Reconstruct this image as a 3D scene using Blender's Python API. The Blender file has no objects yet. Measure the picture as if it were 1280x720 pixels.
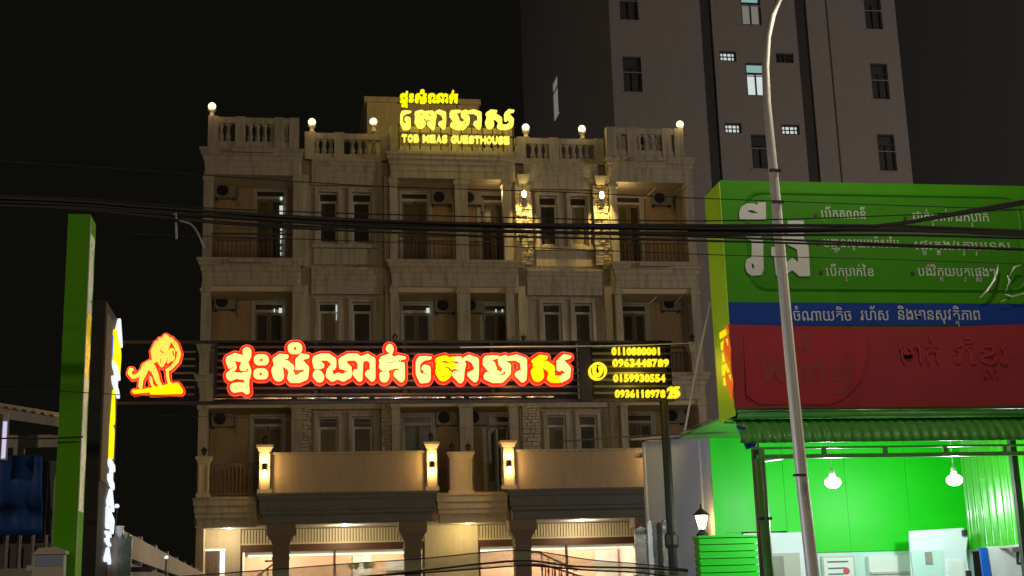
import bpy, math, random
import numpy as np
R=random.Random(7)
# ------------------------------------------------------------------ camera
F=1700.;PITCH=math.radians(13.4);YAW=math.radians(9.2);ROLL=0.031;EYE=1.6
sc=bpy.context.scene; COL=sc.collection
from mathutils import Matrix, Vector
cd=bpy.data.cameras.new('camera'); cam=bpy.data.objects.new('camera',cd); COL.objects.link(cam)
cd.sensor_width=36; cd.lens=F/1280*36; cd.clip_end=3000; cd.clip_start=.1
fw=Vector((math.sin(YAW)*math.cos(PITCH),math.cos(YAW)*math.cos(PITCH),math.sin(PITCH)))
rt=Vector((math.cos(YAW),-math.sin(YAW),0)); up=rt.cross(fw)
c_,s_=math.cos(ROLL),math.sin(ROLL)
rt2=rt*c_-up*s_; up2=up*c_+rt*s_
m=Matrix((( *rt2,0),( *up2,0),( *(-fw),0),(0,0,0,1))).transposed()
m.translation=(0,0,EYE); cam.matrix_world=m; sc.camera=cam
def at(px,py,Y):
    """the point on the vertical plane at depth Y that was measured at this place of the photograph"""
    d=rt2*(px-640)+up2*(360-py)+fw*F
    t=Y/d.y
    return Vector((d.x*t,Y,EYE+d.z*t))
# ------------------------------------------------------------------ world, exposure
w=bpy.data.worlds.new('World'); sc.world=w; w.use_nodes=True
nt=w.node_tree; bg=nt.nodes['Background']; bg.inputs[1].default_value=1
tc=nt.nodes.new('ShaderNodeTexCoord'); sx=nt.nodes.new('ShaderNodeSeparateXYZ'); nt.links.new(tc.outputs['Generated'],sx.inputs[0])
mr=nt.nodes.new('ShaderNodeMapRange'); mr.inputs[1].default_value=0.22; mr.inputs[2].default_value=.6; mr.interpolation_type='SMOOTHSTEP'
nt.links.new(sx.outputs[0],mr.inputs[0])
mx=nt.nodes.new('ShaderNodeMix'); mx.data_type='RGBA'; mx.inputs[6].default_value=(.0040,.0038,.0026,1); mx.inputs[7].default_value=(.017,.015,.014,1)
nt.links.new(mr.outputs[0],mx.inputs[0]); nt.links.new(mx.outputs[2],bg.inputs[0])
sc.view_settings.view_transform='Standard'; sc.view_settings.look='None'; sc.view_settings.exposure=0; sc.view_settings.gamma=1
# ------------------------------------------------------------------ materials
def mat(name,col,rough=.7,metal=0,noise=.15,scale=6,bump=0,emit=None,es=0,trans=0,alpha=1,streak=0,coat=0,spec=.5):
    m=bpy.data.materials.new(name); m.use_nodes=True; n=m.node_tree; b=n.nodes['Principled BSDF']
    b.inputs['Roughness'].default_value=rough; b.inputs['Metallic'].default_value=metal
    b.inputs['Specular IOR Level'].default_value=spec
    b.inputs['Coat Weight'].default_value=coat
    tc=n.nodes.new('ShaderNodeTexCoord'); nz=n.nodes.new('ShaderNodeTexNoise'); nz.inputs['Scale'].default_value=scale; nz.inputs['Detail'].default_value=8
    n.links.new(tc.outputs['Object'],nz.inputs['Vector'])
    mixc=n.nodes.new('ShaderNodeMix'); mixc.data_type='RGBA'
    mixc.inputs[6].default_value=(*[c*(1-noise) for c in col],1); mixc.inputs[7].default_value=(*[min(1,c*(1+noise)) for c in col],1)
    n.links.new(nz.outputs[0],mixc.inputs[0]); out=mixc.outputs[2]
    if streak:
        mp=n.nodes.new('ShaderNodeMapping'); mp.inputs['Scale'].default_value=(5,5,.5); n.links.new(tc.outputs['Object'],mp.inputs[0])
        n2=n.nodes.new('ShaderNodeTexNoise'); n2.inputs['Scale'].default_value=1.6; n2.inputs['Detail'].default_value=6; n.links.new(mp.outputs[0],n2.inputs['Vector'])
        rp=n.nodes.new('ShaderNodeMapRange'); rp.inputs[1].default_value=.45; rp.inputs[2].default_value=.75; rp.inputs[4].default_value=streak
        n.links.new(n2.outputs[0],rp.inputs[0])
        m3=n.nodes.new('ShaderNodeMix'); m3.data_type='RGBA'; m3.inputs[7].default_value=(col[0]*.35,col[1]*.33,col[2]*.3,1)
        n.links.new(rp.outputs[0],m3.inputs[0]); n.links.new(out,m3.inputs[6]); out=m3.outputs[2]
    n.links.new(out,b.inputs['Base Color'])
    rr=n.nodes.new('ShaderNodeMapRange'); rr.inputs[3].default_value=max(0,rough-.08); rr.inputs[4].default_value=min(1,rough+.08)
    n.links.new(nz.outputs[0],rr.inputs[0]); n.links.new(rr.outputs[0],b.inputs['Roughness'])
    if bump:
        bp=n.nodes.new('ShaderNodeBump'); bp.inputs['Strength'].default_value=bump; bp.inputs['Distance'].default_value=.02
        n.links.new(nz.outputs[0],bp.inputs['Height']); n.links.new(bp.outputs[0],b.inputs['Normal'])
    if emit: b.inputs['Emission Color'].default_value=(*emit,1); b.inputs['Emission Strength'].default_value=es
    if trans: b.inputs['Transmission Weight'].default_value=trans
    if alpha<1: b.inputs['Alpha'].default_value=alpha
    return m
M={}
def D(k,*a,**kw): M[k]=mat(k,*a,**kw)
D('plaster',(.40,.35,.27),.85,noise=.14,scale=3,bump=.2,streak=.6)
D('plaster_trim',(.48,.42,.32),.8,noise=.12,scale=4,bump=.2,streak=.6)
D('plaster_orange',(.50,.37,.23),.85,noise=.12,scale=3,bump=.15,streak=.3)
D('plaster_cream',(.62,.52,.36),.8,noise=.08,scale=4,bump=.1,streak=.15)
D('panel_tan',(.50,.38,.25),.75,noise=.10,scale=5,bump=.15,streak=.2)
D('entab_grey',(.14,.148,.145),.6,noise=.12,scale=4,bump=.1,streak=.3)
D('column_brown',(.20,.15,.11),.7,noise=.25,scale=7,bump=.3)
D('stone_joint',(.30,.25,.17),.9); D('stone',(.52,.45,.33),.9,noise=.35,scale=9,bump=.6)
D('glass_dark',(.055,.048,.028),.25,noise=.3,scale=3,spec=.6); D('glass_olive',(.13,.10,.035),.3,noise=.4,scale=3,spec=.5); D('curtain',(.22,.17,.10),.8,noise=.3,scale=9,streak=.3)
D('frame_pale',(.50,.49,.45),.5,noise=.05)
D('door_dark',(.22,.17,.10),.5,noise=.3,scale=12)
D('rail_brown',(.12,.07,.04),.5,metal=.3,noise=.3)
D('ac_body',(.30,.28,.25),.5,noise=.12,streak=.3)
D('black',(.018,.017,.016),.6,noise=.2)
D('dark_metal',(.045,.042,.04),.45,metal=.4,noise=.3)
D('slat',(.16,.14,.11),.4,metal=.7,noise=.2)
D('rib_cream',(.62,.52,.33),.6,noise=.06)
D('beam_brown',(.10,.04,.02),.5,noise=.3)
D('interior_white',(.75,.70,.62),.7,noise=.04)
D('interior_orange',(.85,.52,.33),.7,noise=.08)
D('handrail',(.22,.035,.02),.35,noise=.2)
D('tower_wall',(.42,.375,.35),.85,noise=.06,scale=1.5,bump=.1,streak=.12)
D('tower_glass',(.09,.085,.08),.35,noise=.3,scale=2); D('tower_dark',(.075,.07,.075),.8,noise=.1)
D('green_shop',(.004,.60,.004),.46,noise=.07,scale=2,bump=.03,spec=.45)
D('green_corr',(.05,.5,.015),.25,noise=.12,coat=.5)
D('green_awning',(.07,.34,.04),.45,noise=.3,scale=5,streak=.3)
D('green_post',(.05,.16,.02),.5,noise=.25,scale=10)
D('green_board',(.058,.29,.008),.5,noise=.12,scale=2,spec=.1)
D('green_recess',(.048,.24,.008),.5,noise=.15,scale=2,spec=.12)
D('lime',(.42,.72,.01),.35,noise=.12,scale=3)
D('blue_strip',(.014,.055,.30),.5,noise=.1,spec=.1)
D('red_banner',(.34,.020,.030),.7,noise=.12,scale=4,bump=.3)
D('red_logo',(.40,.016,.024),.7,noise=.1,scale=4)
D('red_faint',(.42,.025,.03),.7); D('red_dim',(.30,.013,.018),.5,noise=.1,scale=4)
D('print_white',(.62,.62,.58),.5,noise=.05)
D('white_wall',(.74,.74,.80),.8,noise=.06,scale=3,bump=.1,streak=.15)
D('white_panel',(.72,.78,.88),.35,noise=.03)
D('aqua_wall',(.50,.72,.70),.5,noise=.04)
D('paper',(.75,.78,.76),.6,noise=.03)
D('ink',(.12,.15,.18),.6); D('ink_red',(.6,.08,.12),.6)
D('pylon_green',(.13,.52,.001),.5,noise=.10,scale=2,spec=.15)
D('film',(.6,.58,.42),.25,noise=.6,scale=5,bump=1,emit=(.55,.55,.36),es=.35)  # emission paints the light on the pylon's side film into the material
D('film_yellow_glint',(.7,.42,.02),.25,noise=.6,scale=6,bump=1,emit=(.8,.5,.02),es=.5)  # yellow emission paints the reflection of the yellow sign
D('pole_metal',(.78,.74,.66),.5,metal=.3,noise=.15,scale=14,bump=.1,streak=.25)
D('cable',(.055,.05,.048),.6,noise=.3)
D('cable_pale',(.5,.48,.45),.5)
D('netting',(.42,.55,.32),.7,alpha=.5,noise=.4,scale=8)
D('tarp',(.03,.15,.60),.5,noise=.25,scale=4,bump=.5)
D('zinc',(.50,.45,.40),.5,metal=.2,noise=.25,scale=6,streak=.3)
D('grey_sheet',(.26,.24,.23),.6,noise=.3,streak=.4)
D('rail_white',(.6,.58,.52),.5,noise=.1)
D('box_cream',(.68,.62,.55),.5,noise=.06); D('box_blue',(.35,.48,.72),.5,noise=.05)
D('steel',(.55,.55,.58),.25,metal=.85,noise=.2,scale=8,bump=.2)
D('asphalt',(.05,.05,.05),.9,noise=.3,scale=30,bump=.3); D('paving',(.25,.23,.21),.9,noise=.2,scale=8,bump=.3)
D('soil',(.10,.085,.06),.95,noise=.3,scale=3,bump=.3); D('kerb_white',(.5,.5,.48),.8)
D('paint_blue',(.01,.10,.55),.4)
D('wood_picket',(.40,.34,.30),.5,noise=.25,scale=9,streak=.3)
def emis(k,c,s): D(k,(min(1,c[0])*.3,min(1,c[1])*.3,min(1,c[2])*.3),.5,emit=c,es=s,noise=.02)
emis('letter_pale',(1,.86,.27),1.25); emis('letter_yellow',(1,.90,.0),1.1); emis('sign_red',(1,.012,.0),.78); emis('rim_red',(1,.10,.05),.95)
emis('top_yellow',(1,.80,.10),1.3); emis('top_lime',(1,.95,.0),.95); emis('lion_gold',(1,.70,.09),1.15); emis('num_yellow',(1,.72,.02),1.2)
emis('globe',(1,.84,.40),2.2); emis('bulb_white',(.92,1,.95),14); emis('bulb_warm',(1,.72,.3),8)
emis('cyan_win',(.36,.62,.60),.62); emis('white_win',(.75,.85,.8),.8); emis('pale_room',(.45,.45,.38),.35); emis('led_white',(.85,.92,1),1.0); emis('led_yellow',(1,.95,0),1.0); emis('led_blue',(.1,.2,1),.6)
emis('lantern_glass',(1,.9,.75),3); emis('downlight',(1,.93,.75),9); emis('painted_warm_glow',(1,.75,0),.9); emis('painted_backlight',(1,.13,.01),.55); emis('lit_ceiling',(1,.88,.68),1.6); emis('violet_led',(.75,.7,1),.8)  # the two billboard edge materials glow to paint backlight
def clear(k,tint,a):
    m=bpy.data.materials.new(k); m.use_nodes=True; n=m.node_tree; n.nodes.clear()
    o=n.nodes.new('ShaderNodeOutputMaterial'); t=n.nodes.new('ShaderNodeBsdfTransparent'); g=n.nodes.new('ShaderNodeBsdfGlossy'); x=n.nodes.new('ShaderNodeMixShader')
    t.inputs[0].default_value=(*tint,1); g.inputs['Roughness'].default_value=.05; x.inputs[0].default_value=a
    n.links.new(t.outputs[0],x.inputs[1]); n.links.new(g.outputs[0],x.inputs[2]); n.links.new(x.outputs[0],o.inputs[0]); M[k]=m
clear('clear_glass',(.93,.96,.94),.06); clear('wrap_film',(.8,.8,.75),.35); D('edge_silver',(.8,.78,.68),.3,metal=.3)
# ------------------------------------------------------------------ builders
ORG={}
def finish(o,label=None,cat=None,group=None,kind=None):
    if label:o['label']=label
    if cat:o['category']=cat
    if group:o['group']=group
    if kind:o['kind']=kind
    return o
def thing(name,label,cat,loc=(0,0,0),group=None):
    o=bpy.data.objects.new(name,None); COL.objects.link(o); o.location=loc; o.empty_display_size=.2
    ORG[o.name]=Vector(loc); return finish(o,label,cat,group)
class MB:
    def __init__(s): s.v=[];s.f=[]
    def box(s,x0,x1,y0,y1,z0,z1):
        b=len(s.v); s.v+=[(x0,y0,z0),(x1,y0,z0),(x1,y1,z0),(x0,y1,z0),(x0,y0,z1),(x1,y0,z1),(x1,y1,z1),(x0,y1,z1)]
        s.f+=[tuple(b+i for i in q) for q in ((0,3,2,1),(4,5,6,7),(0,1,5,4),(1,2,6,5),(2,3,7,6),(3,0,4,7))]; return s
    def taper(s,cx,cy,z0,z1,w0,d0,w1,d1):
        b=len(s.v)
        for z,a,d in ((z0,w0,d0),(z1,w1,d1)): s.v+=[(cx-a/2,cy-d/2,z),(cx+a/2,cy-d/2,z),(cx+a/2,cy+d/2,z),(cx-a/2,cy+d/2,z)]
        s.f+=[tuple(b+i for i in q) for q in ((0,3,2,1),(4,5,6,7),(0,1,5,4),(1,2,6,5),(2,3,7,6),(3,0,4,7))]; return s
    def lathe(s,cx,cy,prof,n=12):
        b=len(s.v)
        for r,z in prof:
            for k in range(n):
                a=2*math.pi*k/n; s.v.append((cx+r*math.cos(a),cy+r*math.sin(a),z))
        for i in range(len(prof)-1):
            for k in range(n):
                k2=(k+1)%n; s.f.append((b+i*n+k,b+i*n+k2,b+(i+1)*n+k2,b+(i+1)*n+k))
        s.f.append(tuple(b+k for k in reversed(range(n)))); s.f.append(tuple(b+(len(prof)-1)*n+k for k in range(n))); return s
    def tube(s,pts,r,n=8):
        pts=[Vector(p) for p in pts]; b=len(s.v); N=len(pts)
        if not isinstance(r,(list,tuple)): r=[r]*N
        for i,p in enumerate(pts):
            t=(pts[min(i+1,N-1)]-pts[max(i-1,0)]).normalized()
            a=Vector((0,0,1)) if abs(t.z)<.9 else Vector((0,1,0))
            u=t.cross(a).normalized(); v=u.cross(t)
            for k in range(n):
                an=2*math.pi*k/n; s.v.append(tuple(p+u*r[i]*math.cos(an)+v*r[i]*math.sin(an)))
        for i in range(N-1):
            for k in range(n):
                k2=(k+1)%n; s.f.append((b+i*n+k,b+i*n+k2,b+(i+1)*n+k2,b+(i+1)*n+k))
        s.f.append(tuple(b+k for k in reversed(range(n)))); s.f.append(tuple(b+(N-1)*n+k for k in range(n))); return s
    def prism(s,poly,y0,y1):      # outline in x,z
        b=len(s.v);n=len(poly)
        s.v+=[(x,y0,z) for x,z in poly]+[(x,y1,z) for x,z in poly]
        s.f.append(tuple(b+i for i in range(n))); s.f.append(tuple(b+n+i for i in reversed(range(n))))
        for i in range(n):
            j=(i+1)%n; s.f.append((b+i,b+n+i,b+n+j,b+j))
        return s
    def sheet(s,fn,nu,nv):
        b=len(s.v)
        for j in range(nv+1):
            for i in range(nu+1): s.v.append(tuple(fn(i/nu,j/nv)))
        for j in range(nv):
            for i in range(nu):
                a=b+j*(nu+1)+i; s.f.append((a,a+1,a+nu+2,a+nu+1))
        return s
    def build(s,name,m,parent=None,smooth=False,solid=0,at0=None):
        me=bpy.data.meshes.new(name); o_=Vector((0,0,0))
        if parent is not None: o_=ORG[parent.name]
        loc=Vector(at0) if at0 is not None else (o_ if parent is not None else Vector((0,0,0)))
        me.from_pydata([(x-loc.x,y-loc.y,z-loc.z) for x,y,z in s.v],[],s.f); me.materials.append(M[m] if isinstance(m,str) else m)
        if smooth:
            for p in me.polygons: p.use_smooth=True
        o=bpy.data.objects.new(name,me); COL.objects.link(o); o.parent=parent; o.location=loc-o_
        ORG[o.name]=loc
        if solid:
            md=o.modifiers.new('Solidify','SOLIDIFY'); md.thickness=solid
        return o
def inst(src,loc,parent,name=None):      # copy of a part (shared mesh) at a world place
    o=src.copy(); COL.objects.link(o); o.parent=parent; o.location=Vector(loc)-ORG[parent.name] if parent else Vector(loc); ORG[o.name]=Vector(loc); return o
def copy_thing(root,loc,label):
    r=root.copy(); COL.objects.link(r); r.location=loc; r['label']=label; ORG[r.name]=Vector(loc)
    for ch in [c for c in root.children]:
        c=ch.copy(); COL.objects.link(c); c.parent=r; ORG[c.name]=Vector(loc)
        for g in ch.children:
            d=g.copy(); COL.objects.link(d); d.parent=c
    return r
def struct(mb,name,m): return finish(mb.build(name,m),kind='structure')
def lamp(name,loc,energy,col,parent,radius=.05,kind='POINT',**kw):
    l=bpy.data.lights.new(name,kind); l.energy=energy; l.color=col
    if kind in('POINT','SPOT'): l.shadow_soft_size=radius
    o=bpy.data.objects.new(name,l); COL.objects.link(o)
    for k,v in kw.items(): setattr(l,k,v)
    if parent: o.parent=parent; o.location=Vector(loc)-ORG[parent.name]
    else: o.location=loc
    return o
# signed-distance lettering: strokes of varying width joined into one solid outline
def field(strokes,cuts,X,Y):
    d=np.full(X.shape,1e3)
    def cap(a,b):
        ax,ay,ar=a;bx,by,br=b; dx,dy=bx-ax,by-ay; L=dx*dx+dy*dy+1e-9
        t=np.clip(((X-ax)*dx+(Y-ay)*dy)/L,0,1)
        return np.hypot(X-ax-t*dx,Y-ay-t*dy)-(ar+t*(br-ar))
    for s in strokes:
        if len(s)==1: s=[s[0],s[0]]
        for a,b in zip(s[:-1],s[1:]): d=np.minimum(d,cap(a,b))
    for s in cuts:
        if len(s)==1: s=[s[0],s[0]]
        for a,b in zip(s[:-1],s[1:]): d=np.maximum(d,-cap(a,b))
    return d
def contour(fn,x0,x1,y0,y1,h,tf,depth,mb=None):
    """solid plate of the region fn<0; tf maps (u,v,front?) to a point; depth = (front, back)"""
    mb=mb or MB()
    nx=int((x1-x0)/h)+1; ny=int((y1-y0)/h)+1
    xs=x0+h*np.arange(nx+1); ys=y0+h*np.arange(ny+1)
    X,Y=np.meshgrid(xs,ys); Dd=fn(X,Y)
    Dd[0,:]=Dd[-1,:]=1; Dd[:,0]=Dd[:,-1]=1
    ins=Dd<0
    vf={}
    def V(key,u,v,dp):
        k=(key,dp)
        if k not in vf: vf[k]=len(mb.v); mb.v.append(tuple(tf(u,v,dp)))
        return vf[k]
    cnt=ins[:-1,:-1].astype(int)+ins[:-1,1:]+ins[1:,1:]+ins[1:,:-1]
    for j in range(ny):
        row=cnt[j]; nz=np.nonzero(row)[0]
        if len(nz)==0: continue
        i=0; run=None
        for i in list(nz)+[None]:
            if i is not None and row[i]==4:
                if run is None: run=[i,i+1]; continue
                if run[1]==i: run[1]=i+1; continue
            if run is not None:
                a,b=run
                q=[('c',a,j),('c',b,j),('c',b,j+1),('c',a,j+1)]
                mb.f.append(tuple(V(k,xs[k[1]],ys[k[2]],depth[0]) for k in q)); run=None
                if i is not None and row[i]==4: run=[i,i+1]; continue
            if i is None: break
            cs=[(i,j),(i+1,j),(i+1,j+1),(i,j+1)]
            poly=[];cross=[]
            for k in range(4):
                a=cs[k];b=cs[(k+1)%4]; da=Dd[a[1],a[0]];db=Dd[b[1],b[0]]
                if da<0: poly.append((('c',*a),xs[a[0]],ys[a[1]]))
                if (da<0)!=(db<0):
                    t=da/(da-db); u=xs[a[0]]+t*(xs[b[0]]-xs[a[0]]); v=ys[a[1]]+t*(ys[b[1]]-ys[a[1]])
                    key=('e',min(a,b),max(a,b)); poly.append((key,u,v)); cross.append((key,u,v,da<0))
            if len(poly)>2: mb.f.append(tuple(V(k,u,v,depth[0]) for k,u,v in poly))
            if len(cross)==2 or len(cross)==4:
                outs=[c for c in cross if c[3]]; inn=[c for c in cross if not c[3]]
                for p,q in zip(outs,inn):
                    mb.f.append((V(p[0],p[1],p[2],depth[0]),V(q[0],q[1],q[2],depth[0]),V(q[0],q[1],q[2],depth[1]),V(p[0],p[1],p[2],depth[1])))
    return mb
def scale_strokes(ss,f): return [[f(*p) for p in s] for s in ss]
# font glyphs
GL={}
def glyph(ch,bold=0.0,ext=0.0):
    k=(ch,bold,ext)
    if k not in GL:
        c=bpy.data.curves.new('glyph','FONT'); c.body=ch; c.size=1; c.offset=bold; c.extrude=ext; c.resolution_u=3
        o=bpy.data.objects.new('glyph',c); COL.objects.link(o); dg=bpy.context.evaluated_depsgraph_get()
        me=o.evaluated_get(dg).to_mesh()
        vs=[tuple(v.co) for v in me.vertices]; fs=[tuple(p.vertices) for p in me.polygons]
        par=list(range(len(vs)))          # overlapping outlines of one glyph get their own hair's breadth of depth
        def find(i):
            while par[i]!=i: par[i]=par[par[i]]; i=par[i]
            return i
        for f in fs:
            for i in f[1:]: par[find(i)]=find(f[0])
        rk={r:n for n,r in enumerate(sorted({find(i) for i in range(len(vs))}))}
        vs=[(v[0],v[1],v[2]+(rk[find(i)]%3)*.0004) for i,v in enumerate(vs)]
        o.evaluated_get(dg).to_mesh_clear(); bpy.data.objects.remove(o); bpy.data.curves.remove(c)
        GL[k]=(vs,fs,max([v[0] for v in vs]) if vs else .25)
    return GL[k]
def text_mesh(txt,bold=0,ext=0,gap=.07):
    """visual-order text; '_x' sets x small below the letter before it, '<x' hooks it below and to the left"""
    V=[];Fc=[];pen=0;i=0;base=(0,.5)
    while i<len(txt):
        ch=txt[i];i+=1
        if ch==' ': pen+=.35; continue
        mode=None
        if ch in '_<': mode=ch; ch=txt[i]; i+=1
        vs,fs,mxx=glyph(ch,bold,ext)
        if not vs: continue
        mn=min(v[0] for v in vs); b=len(V)
        if mode:
            s=.56; cx=(base[0]+base[1])/2-(0 if mode=='_' else .22)
            V+=[((v[0]-(mn+mxx)/2)*s+cx,v[1]*s-.40,v[2]+.0036+(i%2)*.0012) for v in vs]
        else:
            V+=[(v[0]+pen,v[1],v[2]+(i%3)*.0012) for v in vs]
            if mn>-.2: base=(pen+mn,pen+mxx) if mn>-.01 else base; pen+=mxx+gap
        Fc+=[tuple(b+k for k in f) for f in fs]
    return V,Fc,pen
def put_text(txt,x0,x1,z,h,y,name,m,parent,bold=.01,ext=0,cap=.59,gap=.07,slope=0,shear=0):
    V,Fc,W=text_mesh(txt,bold,ext,gap); sx_=(x1-x0)/W; sz=h/cap
    mb=MB(); mb.v=[(x0+v[0]*sx_+shear*v[1]*sz,y-v[2],z+v[1]*sz+slope*v[0]*sx_) for v in V]; mb.f=Fc
    return mb.build(name,m,parent)
# ------------------------------------------------------------------ ground
struct(MB().box(-400,400,-400,1200,-.5,0),'ground','soil')
struct(MB().sheet(lambda u,v:(-150+300*u,-3+15*v,.004),2,2),'road','asphalt')
mb=MB()
for k in range(-20,30): mb.sheet(lambda u,v,k=k:(k*4+2*u,4.4+.15*v,.008),1,1)
struct(mb,'road_marking','kerb_white')
struct(MB().box(-150,150,12,12.18,-.1,.15),'kerb','kerb_white')
struct(MB().box(-150,150,12.18,41.9,-.1,.13),'pavement','paving')
struct(MB().box(-150,150,-6,-3,-.1,.13),'pavement','paving')
# ------------------------------------------------------------------ hotel
HO=(5,42,0)
hotel=thing('guesthouse','four storey cream guesthouse with loggias, balustraded roof and lit ground floor','building',HO)
def part(mb,name,m,smooth=False,parent=None,label=None,kind=None,solid=0):
    return finish(mb.build(name,m,parent or hotel,smooth,solid),label,None,None,kind)
BK=54.
Z1,Z2,Z3,Z4=5.2,8.78,12.45,16.1
# inner wall mass behind loggias and flat bays (per storey fronts)
def wallbox(x0,x1,y0,y1,z0,z1,m,openings=(),name='wall'):
    """front wall with rectangular openings (x0,x1,z0,z1), real thickness"""
    xs=sorted({x0,x1,*[o[0] for o in openings],*[o[1] for o in openings]}); zs=sorted({z0,z1,*[o[2] for o in openings],*[o[3] for o in openings]})
    mb=MB()
    for a,b in zip(xs[:-1],xs[1:]):
        st=None
        for c,d in zip(zs[:-1],zs[1:]):
            hole=any(o[0]<=a+1e-6 and b<=o[1]+1e-6 and o[2]<=c+1e-6 and d<=o[3]+1e-6 for o in openings)
            if not hole: mb.box(a,b,y0,y1,c,d)
    return part(mb,name,m)
part(MB().box(-2.85,12.95,46.5,BK,4.15,16.1),'rear_block','plaster')
part(MB().box(-2.85,12.95,47.7,BK,0,4.15),'rear_block','plaster')
part(MB().box(-2.9,13.0,42.6,BK,16.1,16.3),'roof','plaster')
FL=[(Z1,Z2),(Z2,Z3),(Z3,Z4)]
# windows of the two flat bays
wtop=[7.67,11.33,14.98]; wbot=[6.0,9.75,13.30]
def window(x0,x1,z0,z1,y,ztr,curtain=None):
    f=.05; mb=MB()
    mb.box(x0,x0+f,y,y+.08,z0,z1).box(x1-f,x1,y,y+.08,z0,z1).box(x0+f,x1-f,y,y+.08,z1-f,z1).box(x0+f,x1-f,y,y+.08,z0,z0+f).box(x0+f,x1-f,y-.01,y+.08,ztr-.035,ztr+.035)
    o=part(mb,'window','frame_pale')
    part(MB().box(x0+f,x1-f,y+.03,y+.04,ztr+.035,z1-f),'pane','glass_dark',parent=o)
    part(MB().box(x0+f,x1-f,y+.045,y+.055,z0+f,ztr-.035),'pane',R.choice(['glass_dark','glass_dark','glass_olive','curtain']),parent=o)
    # casement rail inside the lower light
    part(MB().box(x0+f,x0+f+.035,y+.02,y+.044,z0+f,ztr-.035).box(x1-f-.035,x1-f,y+.02,y+.044,z0+f,ztr-.035),'casement','frame_pale',parent=o)
    return o
for bx,(a,b) in enumerate(((.1,2.95),(7.05,10.1))):
    wx=[(.64,1.27),(1.70,2.34)] if bx==0 else [(7.85,8.47),(8.89,9.49)]
    for k in range(3):
        z0,z1=FL[k]; ops=[(w0,w1,wbot[k],wtop[k]) for w0,w1 in wx]
        wallbox(a,b,42.4,42.75,z0,z1,'plaster',ops)
        # raised surround with mouldings
        s=MB(); S0,S1=wx[0][0]-.14,wx[1][1]+.14
        for w0,w1 in wx:
            s.box(w0-.11,w0,42.34,42.4,wbot[k]-.08,wtop[k]+.1).box(w1,w1+.11,42.34,42.4,wbot[k]-.08,wtop[k]+.1).box(w0,w1,42.34,42.4,wtop[k],wtop[k]+.1)
            s.box(w0-.15,w1+.15,42.30,42.4,wtop[k]+.1,wtop[k]+.15)
        part(s,'window_surround','plaster_trim')
        part(MB().box(S0-.05,S1+.05,42.28,42.4,wbot[k]-.2,wbot[k]-.08),'sill','plaster_trim')
        if k>0: part(MB().box(S0,S1,42.36,42.4,z0+.12,wbot[k]-.22),'spandrel_panel','plaster_trim')
        for w0,w1 in wx: window(w0,w1,wbot[k],wtop[k],42.5,(7.33,11.02,14.66)[k])
        # thin pilaster strips at bay edges
        part(MB().box(a-.02,a+.22,42.22,42.4,z0,z1-.6),'pilaster','plaster_trim')
        part(MB().box(b-.22,b+.02,42.22,42.4,z0,z1-.6),'pilaster','plaster_trim')
    part(MB().box(a,b,42.75,46.5,4.4,16.1),'inner_block','plaster')
# loggias
LOG=[(-2.95,.1),(2.95,7.05),(10.1,13.05)]
doors={0:[(-1.40,-.42)],1:[(3.35,4.32),(6.00,6.95)],2:[(10.72,11.62)]}
dtop=[7.85,11.55,15.37]
for li,(a,b) in enumerate(LOG):
    for k in range(3):
        z0,z1=FL[k]
        ops=[(d0,d1,z0+.1,dtop[k]) for d0,d1 in doors[li]]
        wallbox(a,b,43.5,43.8,z0,z1,'plaster_orange',ops)
        # side returns
        part(MB().box(a,a+.25,42.35,43.5,z0,z1-.25),'return_wall','plaster')
        part(MB().box(b-.25,b,42.35,43.5,z0,z1-.25),'return_wall','plaster')
        part(MB().box(a+.01,b-.01,42.1,46.5,z0-(.22 if k==0 else .85),z0),'floor_slab','plaster_cream')
        for d0,d1 in doors[li]:
            t=dtop[k]; tr=t-.27; f=.06; y=43.42; mb=MB()
            mb.box(d0-.08,d0,y,43.5,z0,t+.08).box(d1,d1+.08,y,43.5,z0,t+.08).box(d0,d1,y,43.5,t,t+.08)
            part(mb,'door_surround','frame_pale')
            mb=MB(); mb.box(d0,d0+f,43.5,43.6,z0,t).box(d1-f,d1,43.5,43.6,z0,t).box(d0+f,d1-f,43.5,43.6,t-f,t).box(d0+f,d1-f,43.48,43.6,tr-.05,tr+.04)
            o=part(mb,'door','frame_pale')
            part(MB().box(d0+f,d1-f,43.54,43.55,tr+.04,t-f),'pane','glass_dark',parent=o)
            lf=MB(); mid=(d0+d1)/2
            for u0,u1 in((d0+f,mid-.01),(mid+.01,d1-f)):
                lf=MB().box(u0,u0+.06,43.53,43.58,z0+.02,tr-.05).box(u1-.06,u1,43.53,43.58,z0+.02,tr-.05).box(u0+.06,u1-.06,43.53,43.58,z0+.02,z0+.5).box(u0+.06,u1-.06,43.53,43.58,tr-.13,tr-.05)
                part(lf,'door_leaf','door_dark',parent=o)
                part(MB().box(u0+.06,u1-.06,43.55,43.56,z0+.5,tr-.13),'pane',R.choice(['glass_dark','glass_olive']),parent=o)
    part(MB().box(a+.01,b-.01,42.1,46.5,Z4-.7,Z4),'floor_slab','plaster_cream',label='roof slab over the loggias')
# columns at loggia fronts
cols=[(-2.96,-2.69),(-.17,.13),(2.9,3.15),(5.02,5.44),(6.6,6.87),(10.2,10.42),(12.76,13.03)]
for k in range(3):
    z0,z1=FL[k]
    for a,b in cols:
        mb=MB().box(a,b,42.02,42.36,z0,z1-.9).box(a-.04,b+.04,41.98,42.4,z1-.9,z1-.78).box(a,b,42.02,42.36,z1-.78,z1-.6)
        mb.box(a-.03,b+.03,41.99,42.36,z0,z0+.18)
        part(mb,'column','plaster_trim')
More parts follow.
